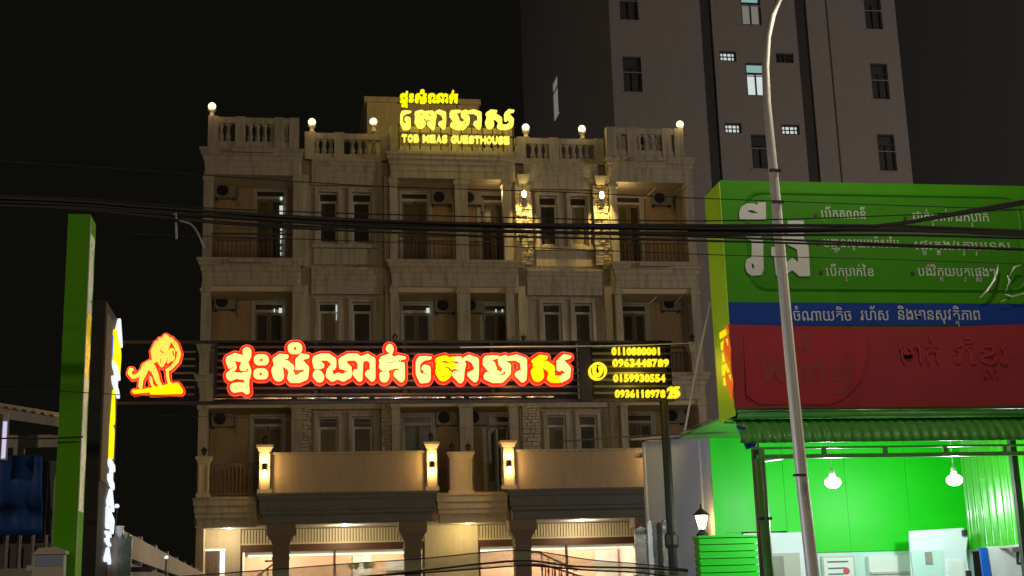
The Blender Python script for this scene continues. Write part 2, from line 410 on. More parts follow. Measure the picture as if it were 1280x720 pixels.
# cornices (stepped mouldings)
def cornice(x0,x1,y,zt,h,m,name='cornice',reach=.32,label=None,steps=None,ends=(1,1)):
    steps=steps or [(1,.09),(.92,.05),(.78,.12),(.66,.03),(.5,.16),(.42,.04),(.3,.22),(.22,.29)]
    mb=MB(); z=zt
    for p,q in steps:
        r=reach*p; hh=h*q
        mb.box(x0-r*ends[0],x1+r*ends[1],y-r,y+.35,z-hh+.0,z); z-=hh
    return part(mb,name,m,label=label)
for zt in (16.24,12.62,8.95):
    cornice(-2.88,-.05,42.05,zt,.85,'plaster_trim',reach=.23)
    cornice(3.0,6.9,42.05,zt,.85,'plaster_trim',reach=.23)
    cornice(10.3,12.95,42.05,zt,.85,'plaster_trim',reach=.23)
    part(MB().box(-2.1,-.8,41.70,41.80,zt-.18,zt-.05),'cornice_block','plaster_trim')
    part(MB().box(11,12.1,41.70,41.80,zt-.18,zt-.05),'cornice_block','plaster_trim')
    cornice(.42,2.68,42.3,zt-.2,.85,'plaster_trim',reach=.19,ends=(0,0))
    cornice(7.35,9.85,42.3,zt-.2,.85,'plaster_trim',reach=.19,ends=(0,0))
# side walls
part(MB().box(-2.93,-2.72,42.36,BK,4.4,16.1),'side_wall','plaster')
part(MB().box(12.83,13.02,42.37,BK,0,16.08),'side_wall','plaster')
# brackets under right slabs
for zt in (15.35,11.75):
    for x in (11.9,12.75):
        part(MB().prism([(x-.5,zt-.42),(x-.44,zt-.42),(x+.02,zt),(x-.06,zt)],42.4,42.47),'bracket','plaster_trim')
# stone columns: individual rough stones
def stone_column(a,b,y,z0,z1,label=None):
    core=part(MB().box(a+.02,b-.02,y+.06,y+.3,z0,z1),'stone_column','stone_joint')
    if label: core['label']=label
    z=z0
    mb=MB()
    while z<z1-.05:
        hh=min(R.uniform(.09,.17),z1-z); x=a+R.uniform(-.01,.01)
        while x<b-.04:
            ww=min(R.uniform(.10,.30),b-x+.01); n_=1 if hh<.12 or R.random()<.5 else 2
            for q in range(n_):
                za=z+hh*q/n_; h2=hh/n_; d=R.uniform(.0,.07); c=len(mb.v); j_=lambda:R.uniform(-.009,.009)
                co=[(x+.003,za+.003),(x+ww-.003,za+.003),(x+ww-.003,za+h2-.003),(x+.003,za+h2-.003)]
                co=[(u+j_(),v+j_()) for u,v in co]; cx=sum(u for u,v in co)/4; cz=sum(v for u,v in co)/4
                mb.v+=[(u,y+.08,v) for u,v in co]+[(cx+(u-cx)*.86,y+.06-d*R.uniform(.6,1),cz+(v-cz)*.82) for u,v in co]
                mb.f+=[(c+4,c+5,c+6,c+7)]+[(c+k_,c+(k_+1)%4,c+4+(k_+1)%4,c+4+k_) for k_ in range(4)]
            x+=ww
        z+=hh
    part(mb,'rough_stones','stone',parent=core,kind='stuff')
for cx in (7.3,9.9): part(MB().taper(cx,42.2,15.32,15.6,.28,.2,.42,.36),'corbel','plaster_trim')
stone_column(7.03,7.58,42.15,Z3+.12,15.3); stone_column(9.64,10.17,42.15,Z3+.12,15.3)
stone_column(7.03,7.6,42.15,Z1,Z2-.7); stone_column(-.08,.42,42.12,Z1,Z2-.7); stone_column(2.58,3.05,42.12,Z1,Z2-.7)
# balustrades
bal_mb=MB().box(-.09,.09,-.06,.06,.62,.70).box(-.09,.09,-.06,.06,0,.06).lathe(0,0,[(.05,.06),(.085,.14),(.09,.22),(.06,.36),(.05,.48),(.075,.62)],8)
BAL=None
def balustrade(x0,x1,y,z0,z1,posts,m='plaster_trim',pitch=.23):
    global BAL
    mb=MB().box(x0,x1,y-.08,y+.12,z0,z0+.20).box(x0,x1,y-.1,y+.14,z1-.20,z1)
    for p in posts: mb.box(p-.16,p+.16,y-.11,y+.15,z0,z1+.03)
    o=part(mb,'balustrade',m)
    h=z1-z0-.40; x=x0+.15
    ps=sorted([x0,*posts,x1])
    if BAL is None:
        s=MB(); s.v=list(bal_mb.v); s.f=list(bal_mb.f)
    while x<x1-.1:
        if all(abs(x-p)>.2 for p in posts):
            if BAL is None:
                s.v=[(a+x,b+y+.02,c+z0+.20) for a,b,c in s.v]
                BAL=part(s,'baluster',m,parent=o); BAL.data.transform(Matrix.Translation(ORG[BAL.name]-Vector((x,y+.02,z0+.20)))); BAL.location=Vector((x,y+.02,z0+.20))-ORG[o.name]; BAL.scale=(1,1,h/.70)
            else:
                b=BAL.copy(); COL.objects.link(b); b.parent=o; b.location=Vector((x,y+.02,z0+.20))-ORG[o.name]; b.scale=(1,1,h/.70)
        x+=pitch
balustrade(-2.84,-.03,42.0,16.27,17.28,[-2.7,-1.85,-.62,-.15])
balustrade(3.0,7.0,42.0,16.24,17.12,[3.1,5.0,6.85])
balustrade(10.2,12.75,42.0,16.27,17.25,[10.3,11.0,12.2,12.62])
balustrade(.2,2.95,42.35,16.04,16.95,[.35,1.3,2.8])
balustrade(7.1,10.1,42.35,16.04,16.95,[7.3,8.4,9.95])
# stair tower on the roof
part(MB().box(2.4,6.4,46,50,16.3,19.5).box(2.3,6.5,45.9,50.1,19.5,19.7),'roof_room','plaster_orange')
# loggia railings
def railing(x0,x1,y,z0,z1,pitch=.14,parent=None):
    o=part(MB().box(x0,x1,y,y+.05,z1-.05,z1).box(x0,x1,y,y+.04,z0+.08,z0+.12).box(x0,x1,y,y+.04,z1-.2,z1-.17),'railing','rail_brown')
    first=None;x=x0+.07
    while x<x1-.03:
        if first is None:
            first=MB().box(x-.012,x+.012,y+.005,y+.03,z0+.12,z1-.2).build('bar','rail_brown',o,at0=(x,y,z0))
        else: inst(first,(x,y,z0),o)
        x+=pitch
for z in (Z3,Z2):
    for a,b in ((-2.69,-.17),(3.15,5.02),(5.44,6.6),(10.42,12.76)):
        railing(a,b,42.12,z+.12,z+1.05)
# piers with caps on second floor balcony
for x,w_ in ((-2.85,.3),(3.02,.3),(5.0,.8),(7.1,.3),(10.2,.35),(12.65,.3)):
    part(MB().box(x-w_/2+.05,x+w_/2-.05,41.72,41.98,Z2+.1,9.55).taper(x,41.85,9.55,9.82,w_-.06,.3,w_+.1,.42).box(x-w_/2-.08,x+w_/2+.08,41.62,42.0,9.82,9.9),'balcony_pier','plaster_trim')
# first floor terrace
for x0,x1,y0,zt,zb,m,nm in ((-1.13,4.14,40.65,5.2,4.32,'entab_grey','canopy_entablature'),(6.30,11.3,40.65,5.2,4.32,'entab_grey','canopy_entablature')):
    cornice(x0+.3,x1-.3,40.98,zt,zt-zb,m,nm,reach=.33,steps=[(1,.08),(.9,.10),(.85,.05),(.74,.30),(.8,.04),(.66,.13),(.5,.04),(.42,.26)])
for x0,x1 in ((-2.98,-1.15),(4.15,6.3)):
    cornice(x0+.2,x1-.0,41.2,5.12,.85,'plaster_cream' if x0>0 else 'plaster_trim','terrace_entablature',reach=.22,steps=[(1,.06),(.9,.22),(.7,.04),(.76,.2),(.6,.05),(.66,.12),(.5,.05),(.4,.26)],ends=(1,0))
part(MB().box(-2.95,13,41.33,42.5,4.35,Z1-.01),'terrace_slab','plaster_cream')
part(MB().box(-1.0,4.0,40.98,41.33,4.30,5.15).box(6.4,11.2,40.98,41.33,4.30,5.15),'terrace_slab','plaster_cream')
for x0,x1 in ((-.74,3.83),(6.53,10.75)):
    part(MB().box(x0,x1,40.82,40.97,5.2,6.33),'parapet_panel','panel_tan')
    part(MB().box(x0,x1,40.78,41.0,6.33,6.40),'parapet_cap','plaster_trim')
def pier(cx,y,z0,z1,w_,lit,label=None):
    mb=MB().box(cx-w_/2,cx+w_/2,y,y+w_,z0+.12,z1-.2).box(cx-w_/2-.04,cx+w_/2+.04,y-.04,y+w_+.04,z0,z0+.12)
    mb.taper(cx,y+w_/2,z1-.2,z1-.07,w_,w_,w_+.12,w_+.12).box(cx-w_/2-.08,cx+w_/2+.08,y-.08,y+w_+.08,z1-.07,z1)
    mb.box(cx-w_/2+.02,cx-w_/2+.06,y-.02,y,z0+.16,z1-.24).box(cx+w_/2-.06,cx+w_/2-.02,y-.02,y,z0+.16,z1-.24)
    return part(mb,'terrace_pier','plaster_cream')
pier(-.93,40.72,5.2,6.62,.34,1);pier(4.0,40.72,5.2,6.65,.33,1);pier(6.33,40.72,5.2,6.67,.36,1);pier(10.95,40.72,5.2,6.65,.36,1)
pier(-2.70,40.95,5.12,6.32,.32,0); pier(4.93,41.25,5.12,6.40,.70,0)
o=part(MB().box(-2.5,-1.1,41.1,41.15,6.05,6.13).box(-2.5,-1.1,41.1,41.15,5.2,5.26),'terrace_rail','rail_brown')
x=-2.44; first=None
while x<-1.15:
    if first is None: first=MB().box(x-.02,x+.02,41.1,41.14,5.26,6.05).build('bar','rail_brown',o,at0=(x,41.1,5.2))
    else: inst(first,(x,41.1,5.2),o)
    x+=.115
# ground floor
for cx in (-.44,3.42,6.73,10.6):
    mb=MB().box(cx-.24,cx+.24,40.95,41.4,.13,3.72)
    for j,z in enumerate((3.3,3.48,3.62)): mb.box(cx-.26,cx+.26,40.93,41.42,z,z+.05)
    mb.taper(cx,41.18,3.72,4.0,.48,.45,.78,.62).box(cx-.42,cx+.42,40.86,41.5,4.0,4.31)
    mb.box(cx-.32,cx+.32,40.87,41.48,.13,.5)
    part(mb,'ground_column','column_brown')
part(MB().box(-2.95,13,41.4,43.0,4.31,4.35),'soffit','interior_white')
# ribbed fascia
part(MB().box(-1.75,11.3,43.02,43.1,3.86,4.31),'fascia_gap_shade','beam_brown')  # brown backing puts the gap shade between ribs into the colour
mb=MB(); x=-1.74
while x<11.2: mb.box(x,x+.062,42.97,43.02,3.88,4.29); x+=.092
part(mb,'ribbed_fascia','rib_cream',kind='stuff')
part(MB().box(-1.75,11.3,42.96,43.02,3.83,3.88),'fascia_trim','rib_cream')
for a,b in ((-1.68,3.95),(5.62,11.2)):
    part(MB().box(a,b,42.93,43.1,3.62,3.83),'lintel','beam_brown')
    for x in (a,b-.07,(a+b)/2): part(MB().box(x,x+.07,42.95,43.08,.13,3.62),'shopfront_post','beam_brown')
    part(MB().box(a+.07,(a+b)/2,43.0,43.02,.13,3.62),'shop_glass','clear_glass'); part(MB().box((a+b)/2+.07,b-.07,43.0,43.02,.13,3.62),'shop_glass','clear_glass')
part(MB().box(3.95,5.62,42.9,43.2,.13,4.31),'ground_wall','plaster_cream')
wallbox(-2.95,-1.68,42.9,43.2,.13,4.31,'plaster_cream',[(-2.9,-2.12,.13,3.75)],'ground_wall')
part(MB().box(-2.95,-2.72,42.0,42.9,0,4.3),'ground_wall','plaster_cream')
part(MB().box(-2.86,-2.3,43.1,43.15,.13,3.68),'door_shutter','column_brown')
for k in range(5): part(MB().box(-2.85+k*.11,-2.81+k*.11,43.07,43.1,.2,3.66),'shutter_slat','column_brown')
part(MB().box(-2.29,-2.14,43.05,43.06,.13,3.74),'door_light','lit_ceiling')
part(MB().box(-2.9,-2.13,43.04,43.06,3.69,3.75),'door_light','lit_ceiling')
part(MB().box(6.28,6.34,42.85,43.4,5.3,7.3),'open_door_leaf','frame_pale'); part(MB().box(6.62,6.66,42.9,42.95,5.5,7.3),'open_door_leaf','frame_pale')
# lobby
part(MB().box(-2.95,13,47.4,47.6,0,4.2),'lobby_wall','interior_orange')
part(MB().box(-1.9,-1.7,43.2,49,0,4.2).box(11.2,11.4,43.2,49,0,4.2),'lobby_wall','interior_white')
part(MB().box(-2.95,13,43.2,47.4,4.0,4.1),'lobby_ceiling','interior_white')
part(MB().box(-2.95,13,43.2,49,0,.12),'lobby_floor','paving')
part(MB().box(4.6,4.9,43.2,47.4,.12,4.0),'lobby_wall','interior_white')
part(MB().box(-1.6,3.9,44.6,44.9,3.55,4.0).box(5.7,11.1,44.6,44.9,3.55,4.0),'ceiling_cove','interior_white')
for a,b in ((-1.5,3.8),(5.8,11.0)): part(MB().box(a,b,44.52,44.6,3.54,3.60),'cove_light','lit_ceiling')
for a,b in ((10.3,11.1),(1.9,2.5)): part(MB().box(a,b,47.3,47.4,2.2,3.62),'wall_panel','interior_white')
part(MB().box(3.0,3.9,47.2,47.3,3.1,3.45),'wall_panel','interior_white')
# stair rails
def stair_rail(x0,z0,x1,z1,y,n):
    mb=MB().tube([(x0-.4,y,z0),(x0,y,z0),(x1,y,z1)],.035,8); o=part(mb,'stair_handrail','handrail')
    for i in range(n):
        t=(i+.5)/n; x=x0+(x1-x0)*t; z=z0+(z1-z0)*t
        part(MB().lathe(x,y,[(.025,z-.9),(.025,z-.6),(.045,z-.45),(.025,z-.3),(.02,z)],8),'spindle','handrail',parent=o)
stair_rail(8.0,3.52,9.3,2.9,45.6,6); stair_rail(8.0,3.1,9.6,2.6,45.0,7); stair_rail(-.6,3.45,-1.6,2.7,45.6,5)
# ------------------------------------------------------------------ lamps on the hotel
def globe_lamp(x,y,z,label):
    t=thing('globe_lamp',label,'lamp',(x,y,z),'globe lamps along the roof parapet')
    t_z=z
    MB().lathe(x,y,[(.11,z),(.13,z+.03),(.07,z+.06),(.07,z+.16),(.10,z+.2),(.14,z+.26)],12).build('lamp_base','plaster_trim',t,True)
    r=.125; cz=z+.26+r
    MB().lathe(x,y,[(r*math.sin(a*math.pi/10)+1e-4,cz-r*math.cos(a*math.pi/10)) for a in range(11)],14).build('glass_globe','globe',t,True)
    lamp('lamp_light',(x,y-.25,cz+.0),9,(1,.72,.32),t,.1)
    return t
for x,y,z,l in ((-2.76,42.05,17.3,'round lit globe lamp on the far left corner post of the roof balustrade'),
                (.42,42.4,16.98,'round lit globe lamp above the step down of the left roof balustrade'),
                (2.42,42.4,17.05,'round lit globe lamp just left of the yellow rooftop sign'),
                (7.50,42.4,16.98,'round lit globe lamp just right of the yellow rooftop sign'),
                (9.42,42.4,16.98,'round lit globe lamp where the balustrade steps up to the right bay'),
                (12.74,42.05,17.1,'round lit globe lamp at the right end of the roof balustrade')):
    globe_lamp(x,y,z,l)
def sconce(x,y,z,label,grp,en=14,col=(1,.62,.22),h=.5):
    t=thing('wall_sconce',label,'wall lamp',(x,y,z),grp)
    MB().box(x-.06,x+.06,y-.03,y,z-.12,z+.12).build('back_plate','black',t)
    MB().lathe(x,y-.09,[(.05,z-.10),(.06,z-.08),(.06,z+.08),(.05,z+.10)],12).build('lamp_housing','dark_metal',t)
    MB().lathe(x,y-.09,[(.045,z+.101),(.045,z+.125),(.02,z+.15)],10).build('lamp_glass','bulb_warm',t)
    MB().lathe(x,y-.09,[(.02,z-.15),(.045,z-.125),(.045,z-.101)],10).build('lamp_glass','bulb_warm',t)
    for s in(1,-1): lamp('lamp_light',(x,y-.12,z+s*.22),en,col,t,.04)
    return t
g='lit wall lamps on the terrace piers'
sconce(-.93,40.70,5.97,'up and down wall lamp lighting the leftmost bright terrace pier',g)
sconce(4.0,40.70,5.97,'lit wall lamp on the pier left of the central terrace opening',g)
sconce(6.33,40.70,5.97,'up and down wall lamp on the pier just right of the central opening',g)
sconce(10.95,40.70,5.97,'up and down wall lamp on the terrace pier next to the white shop wall',g)
g='lamps on the stone columns'
for x,l in ((7.3,'bright lamp on the rough stone column left of the top right twin windows'),(9.9,'bright lamp on the rough stone column right of the top right twin windows')):
    t=thing('column_lamp',l,'wall lamp',(x,42.1,14.8),g)
    MB().box(x-.05,x+.05,42.02,42.1,14.75,15.0).build('back_plate','black',t)
    MB().lathe(x,41.98,[(.05,14.80),(.08,14.86),(.08,14.96),(.05,15.02)],12).build('lamp_glass','bulb_warm',t)
    lamp('lamp_light',(x,41.88,14.9),4,(1,.72,.24),t,.06)
    lamp('lamp_light',(x+(-.75 if x<8 else .75),42.15,15.0),9,(1,.7,.3),t,.1); l=lamp('down_light',(x,41.74,15.12),330,(1,.72,.20),t,.05,'SPOT'); l.data.spot_size=math.radians(58); l.data.spot_blend=.6; l.rotation_euler=(math.radians(20),0,0)
    l=lamp('up_light',(x,41.9,15.02),10,(1,.72,.24),t,.05,'SPOT'); l.data.spot_size=math.radians(80); l.data.spot_blend=.6; l.rotation_euler=(math.radians(180-12),0,0)
for (px,y0,y1,hw) in ((351.5,257,268,.055),(351.5,246,250,.04),(351.5,284,288,.03),(351.5,291,304,.03),(351.5,308,312,.025),(351.5,315,319,.03),(350.5,385,391,.05),(343,386,390,.02),(534.8,385,391,.05),(620,386.5,390,.02),(628,386.5,390,.02),(420.5,381,390,.02),(420.5,392,400,.01)):  # glowing boxes paint tube reflections onto the glass
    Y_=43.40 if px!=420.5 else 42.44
    a=at(px,y0,Y_);b=at(px,y1,Y_); part(MB().box(a.x-hw,a.x+hw,Y_,Y_+.02,b.z,a.z),'reflected_tube','white_win',label='small glowing strip painting a fluorescent reflection in the glass')
# small dark lanterns standing on piers
def pier_lantern(x,y,z,label):
    t=thing('pier_lantern',label,'lantern',(x,y,z),'unlit lanterns standing on the balcony piers')
    MB().lathe(x,y,[(.05,z),(.02,z+.03),(.02,z+.07)],8).build('stem','black',t)
    MB().lathe(x,y,[(.05,z+.07),(.08,z+.2),(.05,z+.21)],6).build('lantern_cage','glass_dark',t)
    MB().lathe(x,y,[(.1,z+.21),(.03,z+.27),(.005,z+.33)],6).build('lantern_cap','black',t)
for x,y,z,l in ((-.93,40.9,6.62,'black lantern on the lit pier at the left end of the terrace panel'),(4.0,40.9,6.65,'black lantern on the lit pier left of the central terrace opening'),
    (-2.70,41.1,6.32,'black lantern on the cream pier at the far left of the terrace'),(4.7,41.5,6.40,'black lantern on the left half of the wide central pier'),(5.2,41.5,6.40,'black lantern on the right half of the wide central pier'),
    (3.02,41.85,9.9,'black lantern on the second floor pier above the left of the word gap'),(7.1,41.85,9.9,'black lantern on the second floor pier left of the right twin windows'),(12.65,41.85,9.9,'black lantern on the second floor pier at the right corner'),
    (7.15,42.05,13.3,'small black lantern in front of the left lit stone column')):
    pier_lantern(x,y,z,l)
# air conditioners
AC0=None
def ac(x,y,z,label):
    global AC0
    if AC0 is None:
        t=AC0=thing('air_conditioner',label,'air conditioner',(x,y,z),'outdoor air conditioners in the loggias')
        MB().box(x-.34,x+.34,y-.28,y,z,z+.48).build('casing','ac_body',t)
        mb=MB()
        for r in (.06,.10,.14,.18):
            pts=[(x-.09+r*math.cos(a*math.pi/10),y-.295,z+.24+r*math.sin(a*math.pi/10)) for a in range(21)]
            mb.tube(pts,.008,4)
        mb.build('fan_grille','black',t)
        f=MB().lathe(0,0,[(.19,0),(.19,.01)],20).build('fan_opening','black',t,at0=(0,0,0))
        f.data.transform(Matrix.Rotation(math.pi/2,4,'X')); f.location=(-.09,-.28,.24)
        [MB().box(x+q,x+q+.04,y-.3,y+.02,z-.05,z).build('bracket','dark_metal',t) for q in(-.3,.24)]
        MB().box(x+.36,x+.44,y-.1,y,z-.2,z+.3).build('pipe_cover','ac_body',t)
    else: copy_thing(AC0,(x,y,z),label)
for x,z,l in ((-2.35,15.0,'air conditioner in the top left loggia'),(-2.3,11.28,'air conditioner in the left loggia one floor below the top'),(-2.3,7.52,'air conditioner high on the orange wall of the first floor left loggia'),
    (4.72,14.9,'air conditioner left of the centre column on the top floor'),(5.72,14.9,'air conditioner right of the centre column on the top floor'),(4.78,11.2,'air conditioner left of the centre column on the second floor'),(5.68,11.2,'air conditioner right of the centre column on the second floor'),
    (4.75,7.5,'air conditioner left of the centre column above the terrace'),(5.7,7.5,'air conditioner right of the centre column above the terrace'),
    (12.3,15.0,'air conditioner in the top right loggia'),(12.42,11.3,'air conditioner in the right loggia below the bracketed slab'),(12.3,7.5,'air conditioner in the first floor loggia behind the phone numbers')):
    ac(x,43.5,z,l)
# canopy downlights and lobby lights
def downlight(x,y,z,label,en,grp='recessed ceiling lights of the guesthouse',r=.07,col=(1,.86,.58)):
    t=thing('ceiling_light',label,'ceiling light',(x,y,z),grp)
    MB().lathe(x,y,[(r*1.3,z-.015),(r*1.3,z)],14).build('trim_ring','frame_pale',t)
    MB().lathe(x,y,[(r,z-.03),(r,z-.016)],14).build('light_disc','downlight',t)
    lamp('lamp_light',(x,y,z-.12),en,col,t,.05)
downlight(1.45,41.9,4.31,'round ceiling light under the left grey canopy',50); downlight(8.75,41.9,4.31,'round ceiling light under the right grey canopy',50)
downlight(5.2,42.1,4.31,'round ceiling light under the central cream canopy',32,col=(1,.8,.35)); downlight(-2.0,42.1,4.31,'round ceiling light under the far left canopy',30)
downlight(-.6,46,4.0,'lobby ceiling light near the left stair rail',120,col=(1,.88,.74));downlight(2.6,46,4.0,'lobby ceiling light behind the left shopfront',120,col=(1,.88,.74));downlight(7.2,46,4.0,'lobby ceiling light left of the red stair rail',120,col=(1,.88,.74));downlight(9.8,46,4.0,'lobby ceiling light right of the red stair rail',120,col=(1,.88,.74))
# chandelier
t=thing('chandelier','cream glass chandelier of small bowls inside the left shopfront','chandelier',(2.1,45.5,3.05))
MB().tube([(2.1,45.5,4.0),(2.1,45.5,3.2)],.012,6).build('stem','frame_pale',t)
for k in range(6):
    a=k*math.pi/3; x=2.1+.33*math.cos(a); y=45.5+.33*math.sin(a)
    s=MB().lathe(x,y,[(.02,3.12),(.09,3.18),(.11,3.3)],10).build('bowl','rib_cream',t)
    MB().tube([(2.1,45.5,3.25),(x,y,3.12)],.012,5).build('arm','frame_pale',t)
# ------------------------------------------------------------------ rooftop sign
tsn=thing('rooftop_sign','yellow illuminated rooftop sign in Khmer and English letters','sign',(5,41.6,16.3))
# strokes of the sign letters, (x, y, half width), measured on the photograph in eighths of a pixel
LET={
'pho':(265,[[(352,212,44)],[(365,240,30),(350,280,28),(290,275,32),(235,262,34),(180,290,36)],[(185,300,44),(205,355,44)],[(330,345,44),(355,400,40),(345,455,40),(290,455,30),(250,445,26),(190,450,46)],[(300,370,24)],[(345,480,28),(350,530,24)],[(230,568,46),(290,560,42),(335,570,42),(350,600,30)]],
  [[(135,388,8),(200,376,8),(235,345,6)],[(262,335,15),(262,380,13),(250,408,13),(285,412,9)],[(300,405,8),(345,405,10),(362,378,8)],[(180,296,5),(245,305,7),(290,330,5)],[(180,520,10),(240,492,9),(300,490,9),(345,505,5)],[(270,562,7),(300,555,7)]],'letter_pale'),
'visarga_top':(265,[[(470,290,50),(520,290,50)]],[[(494,282,11),(494,300,11)]],'letter_pale'),
'visarga_low':(265,[[(465,430,50),(515,430,50)]],[[(488,422,11),(488,440,11)]],'letter_pale'),
'sa':(265,[[(625,292,18),(685,262,28),(750,258,16)],[(680,290,35),(650,330,35)],[(655,400,60),(665,445,56)],[(680,320,30),(740,330,34),(785,370,36),(798,410,28)],[(800,410,26),(785,460,36),(800,480,36),(870,480,36),(920,450,44),(935,380,36),(900,330,28)],[(862,375,28),(866,300,32),(900,260,28),(960,258,14)]],
  [[(745,385,8),(752,420,13),(738,480,12),(735,520,10)],[(822,402,14),(900,402,16),(915,390,8)],[(690,395,4),(720,385,5)]],'letter_pale'),
'nikahit':(265,[[(810,175,53),(850,175,53)]],[[(830,165,10),(830,188,10)]],'letter_pale'),
'nna':(385,[[(80,290,38),(130,262,30),(200,262,30),(250,300,32),(256,350,26),(215,400,32),(212,440,36),(240,475,28),(300,450,28),(350,470,32),(400,440,36),(400,380,34),(350,350,42),(335,300,32),(400,262,30),(480,262,30),(520,300,30),(520,380,26),(515,470,26)],[(475,420,32),(515,475,28)],[(80,300,38),(95,345,42),(130,350,32)],[(95,440,48),(115,465,46)]],
  [[(45,388,7),(110,390,9),(150,375,8)],[(150,320,8),(195,335,17),(190,365,13)],[(250,398,11),(290,402,13),(335,385,7),(380,405,10)],[(395,320,6),(450,330,16),(478,355,16),(455,378,10)]],'letter_pale'),
'aa':(385,[[(520,290,28),(590,262,26),(640,295,30),(643,380,27),(643,470,27)],[(600,425,32),(640,475,27)]],[[(560,320,8),(595,345,20),(600,370,14),(575,400,7)]],'letter_pale'),
'ka':(385,[[(740,290,32),(800,260,24),(860,285,20),(900,268,20),(965,272,9)],[(750,300,35),(745,350,40)],[(780,310,28),(860,315,24),(930,330,28),(935,400,27),(935,480,25)],[(800,360,32),(870,345,26),(930,350,26)],[(760,440,48),(760,465,46)],[(885,430,32),(930,485,25)]],
  [[(775,315,6),(820,320,8),(870,305,7),(950,314,6)],[(705,412,5),(770,405,7)],[(812,420,8),(850,388,9),(900,382,6)],[(830,405,16),(832,450,20),(835,520,22)]],'letter_pale'),
'bantoc':(385,[[(812,175,36)],[(835,190,18),(828,218,16)]],[],'letter_pale'),
'e':(500,[[(195,290,32),(240,275,18),(300,272,10)],[(180,310,26),(180,420,26),(215,490,30),(265,480,34),(266,380,32),(240,370,28)],[(250,455,44)]],[[(200,350,7),(205,415,9),(240,430,7),(265,420,7)],[(205,335,6),(260,330,7),(320,325,6)]],'letter_pale'),
'ta':(500,[[(375,295,28),(440,270,22),(490,290,18),(520,280,20)],[(380,345,28),(430,330,22),(520,340,24)],[(400,400,53),(430,440,60)],[(455,430,52)],[(520,360,24),(530,352,26)]],
  [[(400,310,6),(450,318,8),(520,310,6)],[(485,395,6),(550,402,10)],[(385,435,5),(420,460,7),(440,455,6)]],'letter_yellow'),
'ta_leg':(500,[[(548,280,20),(590,282,22),(620,340,30),(608,400,28),(605,490,24)],[(545,430,30),(600,492,27)],[(565,355,26),(600,370,28)]],[[(540,312,5),(610,328,6)],[(530,395,10),(575,395,7)]],'letter_pale'),
'aa2':(500,[[(640,278,16),(680,268,24),(745,300,32),(750,400,28),(745,470,28)],[(700,430,32),(745,482,27)]],[[(640,335,14),(700,345,24),(715,370,20),(680,400,14)]],'letter_pale'),
'ma':(500,[[(860,290,38),(910,270,22),(970,262,10)],[(860,320,38),(895,350,48),(918,380,38)],[(870,450,40),(930,475,42),(1000,470,46),(1050,420,43),(1060,360,36),(1010,320,32),(1000,285,26),(1040,265,20)],[(960,425,26)]],
  [[(820,410,8),(885,405,7)],[(964,320,7),(966,388,9)],[(995,440,7),(1030,430,10),(1044,405,7)]],'letter_pale'),
'aa3':(590,[[(345,278,18),(430,266,24),(505,300,30),(510,400,27),(505,480,27)],[(455,430,32),(500,484,27)]],[[(385,350,14),(440,345,24),(460,370,20),(430,400,12)]],'letter_pale'),
'sa2':(590,[[(605,300,18),(665,272,28),(730,268,16)],[(660,300,35),(635,338,35)],[(640,408,58),(650,450,56)],[(665,328,30),(725,338,34),(775,375,36),(790,415,28)],[(790,420,26),(775,465,34),(800,482,33),(860,484,32)]],[[(730,393,8),(740,428,13),(728,488,12),(725,528,10)],[(822,412,14),(870,412,16)]],'letter_yellow'),
'sa2_hook':(590,[[(885,480,32),(925,450,42),(938,385,34),(900,335,28)],[(866,375,26),(870,305,32),(905,265,26),(965,262,14)]],[[(850,416,16),(905,416,16)]],'letter_pale'),
}
def pxs(o,ss,d=-.15): return [[(o+x/8,415+y/8,r/8+d) for x,y,r in s] for s in ss]
SY=22.
FR={'f':-.16,'m':-.09,'b':-.05,'z':0.}
def tf_main(u,v,dp): 
    p=at(u,v,SY); p.y+=FR[dp]; return p
MS=(2,22,0)
sign=thing('main_sign','long illuminated Khmer shop sign, glowing yellow letters edged in red on a louvred frame','sign',MS)
allst=[];allcut=[]
word1=['pho','visarga_top','visarga_low','sa','nikahit','nna','aa','ka','bantoc']; word2=['e','ta','ta_leg','aa2','ma','aa3','sa2','sa2_hook']
for wd,(xa,xb) in ((word1,(274,514)),(word2,(515,722))):
    ss=[];cc=[]
    for k in wd: o,s,c,_=LET[k]; ss+=pxs(o,s)
    fn=lambda X,Y,g: field(ss,[],X,Y)-g
    cache={}
    def plate(X,Y): return field(ss,[],X,Y)-3.6
    def rim(X,Y):
        d=field(ss,[],X,Y); return np.maximum(d-4.3,3.6-d)
    contour(plate,xa,xb,418,502,.55,tf_main,('b','z')).build('backing_plate','sign_red',sign)
    contour(rim,xa,xb,418,502,.45,tf_main,('m','z')).build('channel_rim','rim_red',sign)
for k,(o,s,c,mt) in LET.items():
    S_=pxs(o,s);C_=pxs(o,c,.22); xs=[p[0] for q in S_ for p in q]; ys=[p[1] for q in S_ for p in q]
    contour(lambda X,Y:field(S_,C_,X,Y),min(xs)-8,max(xs)+8,min(ys)-8,max(ys)+8,.4,tf_main,('f','b')).build('letter',mt,sign)
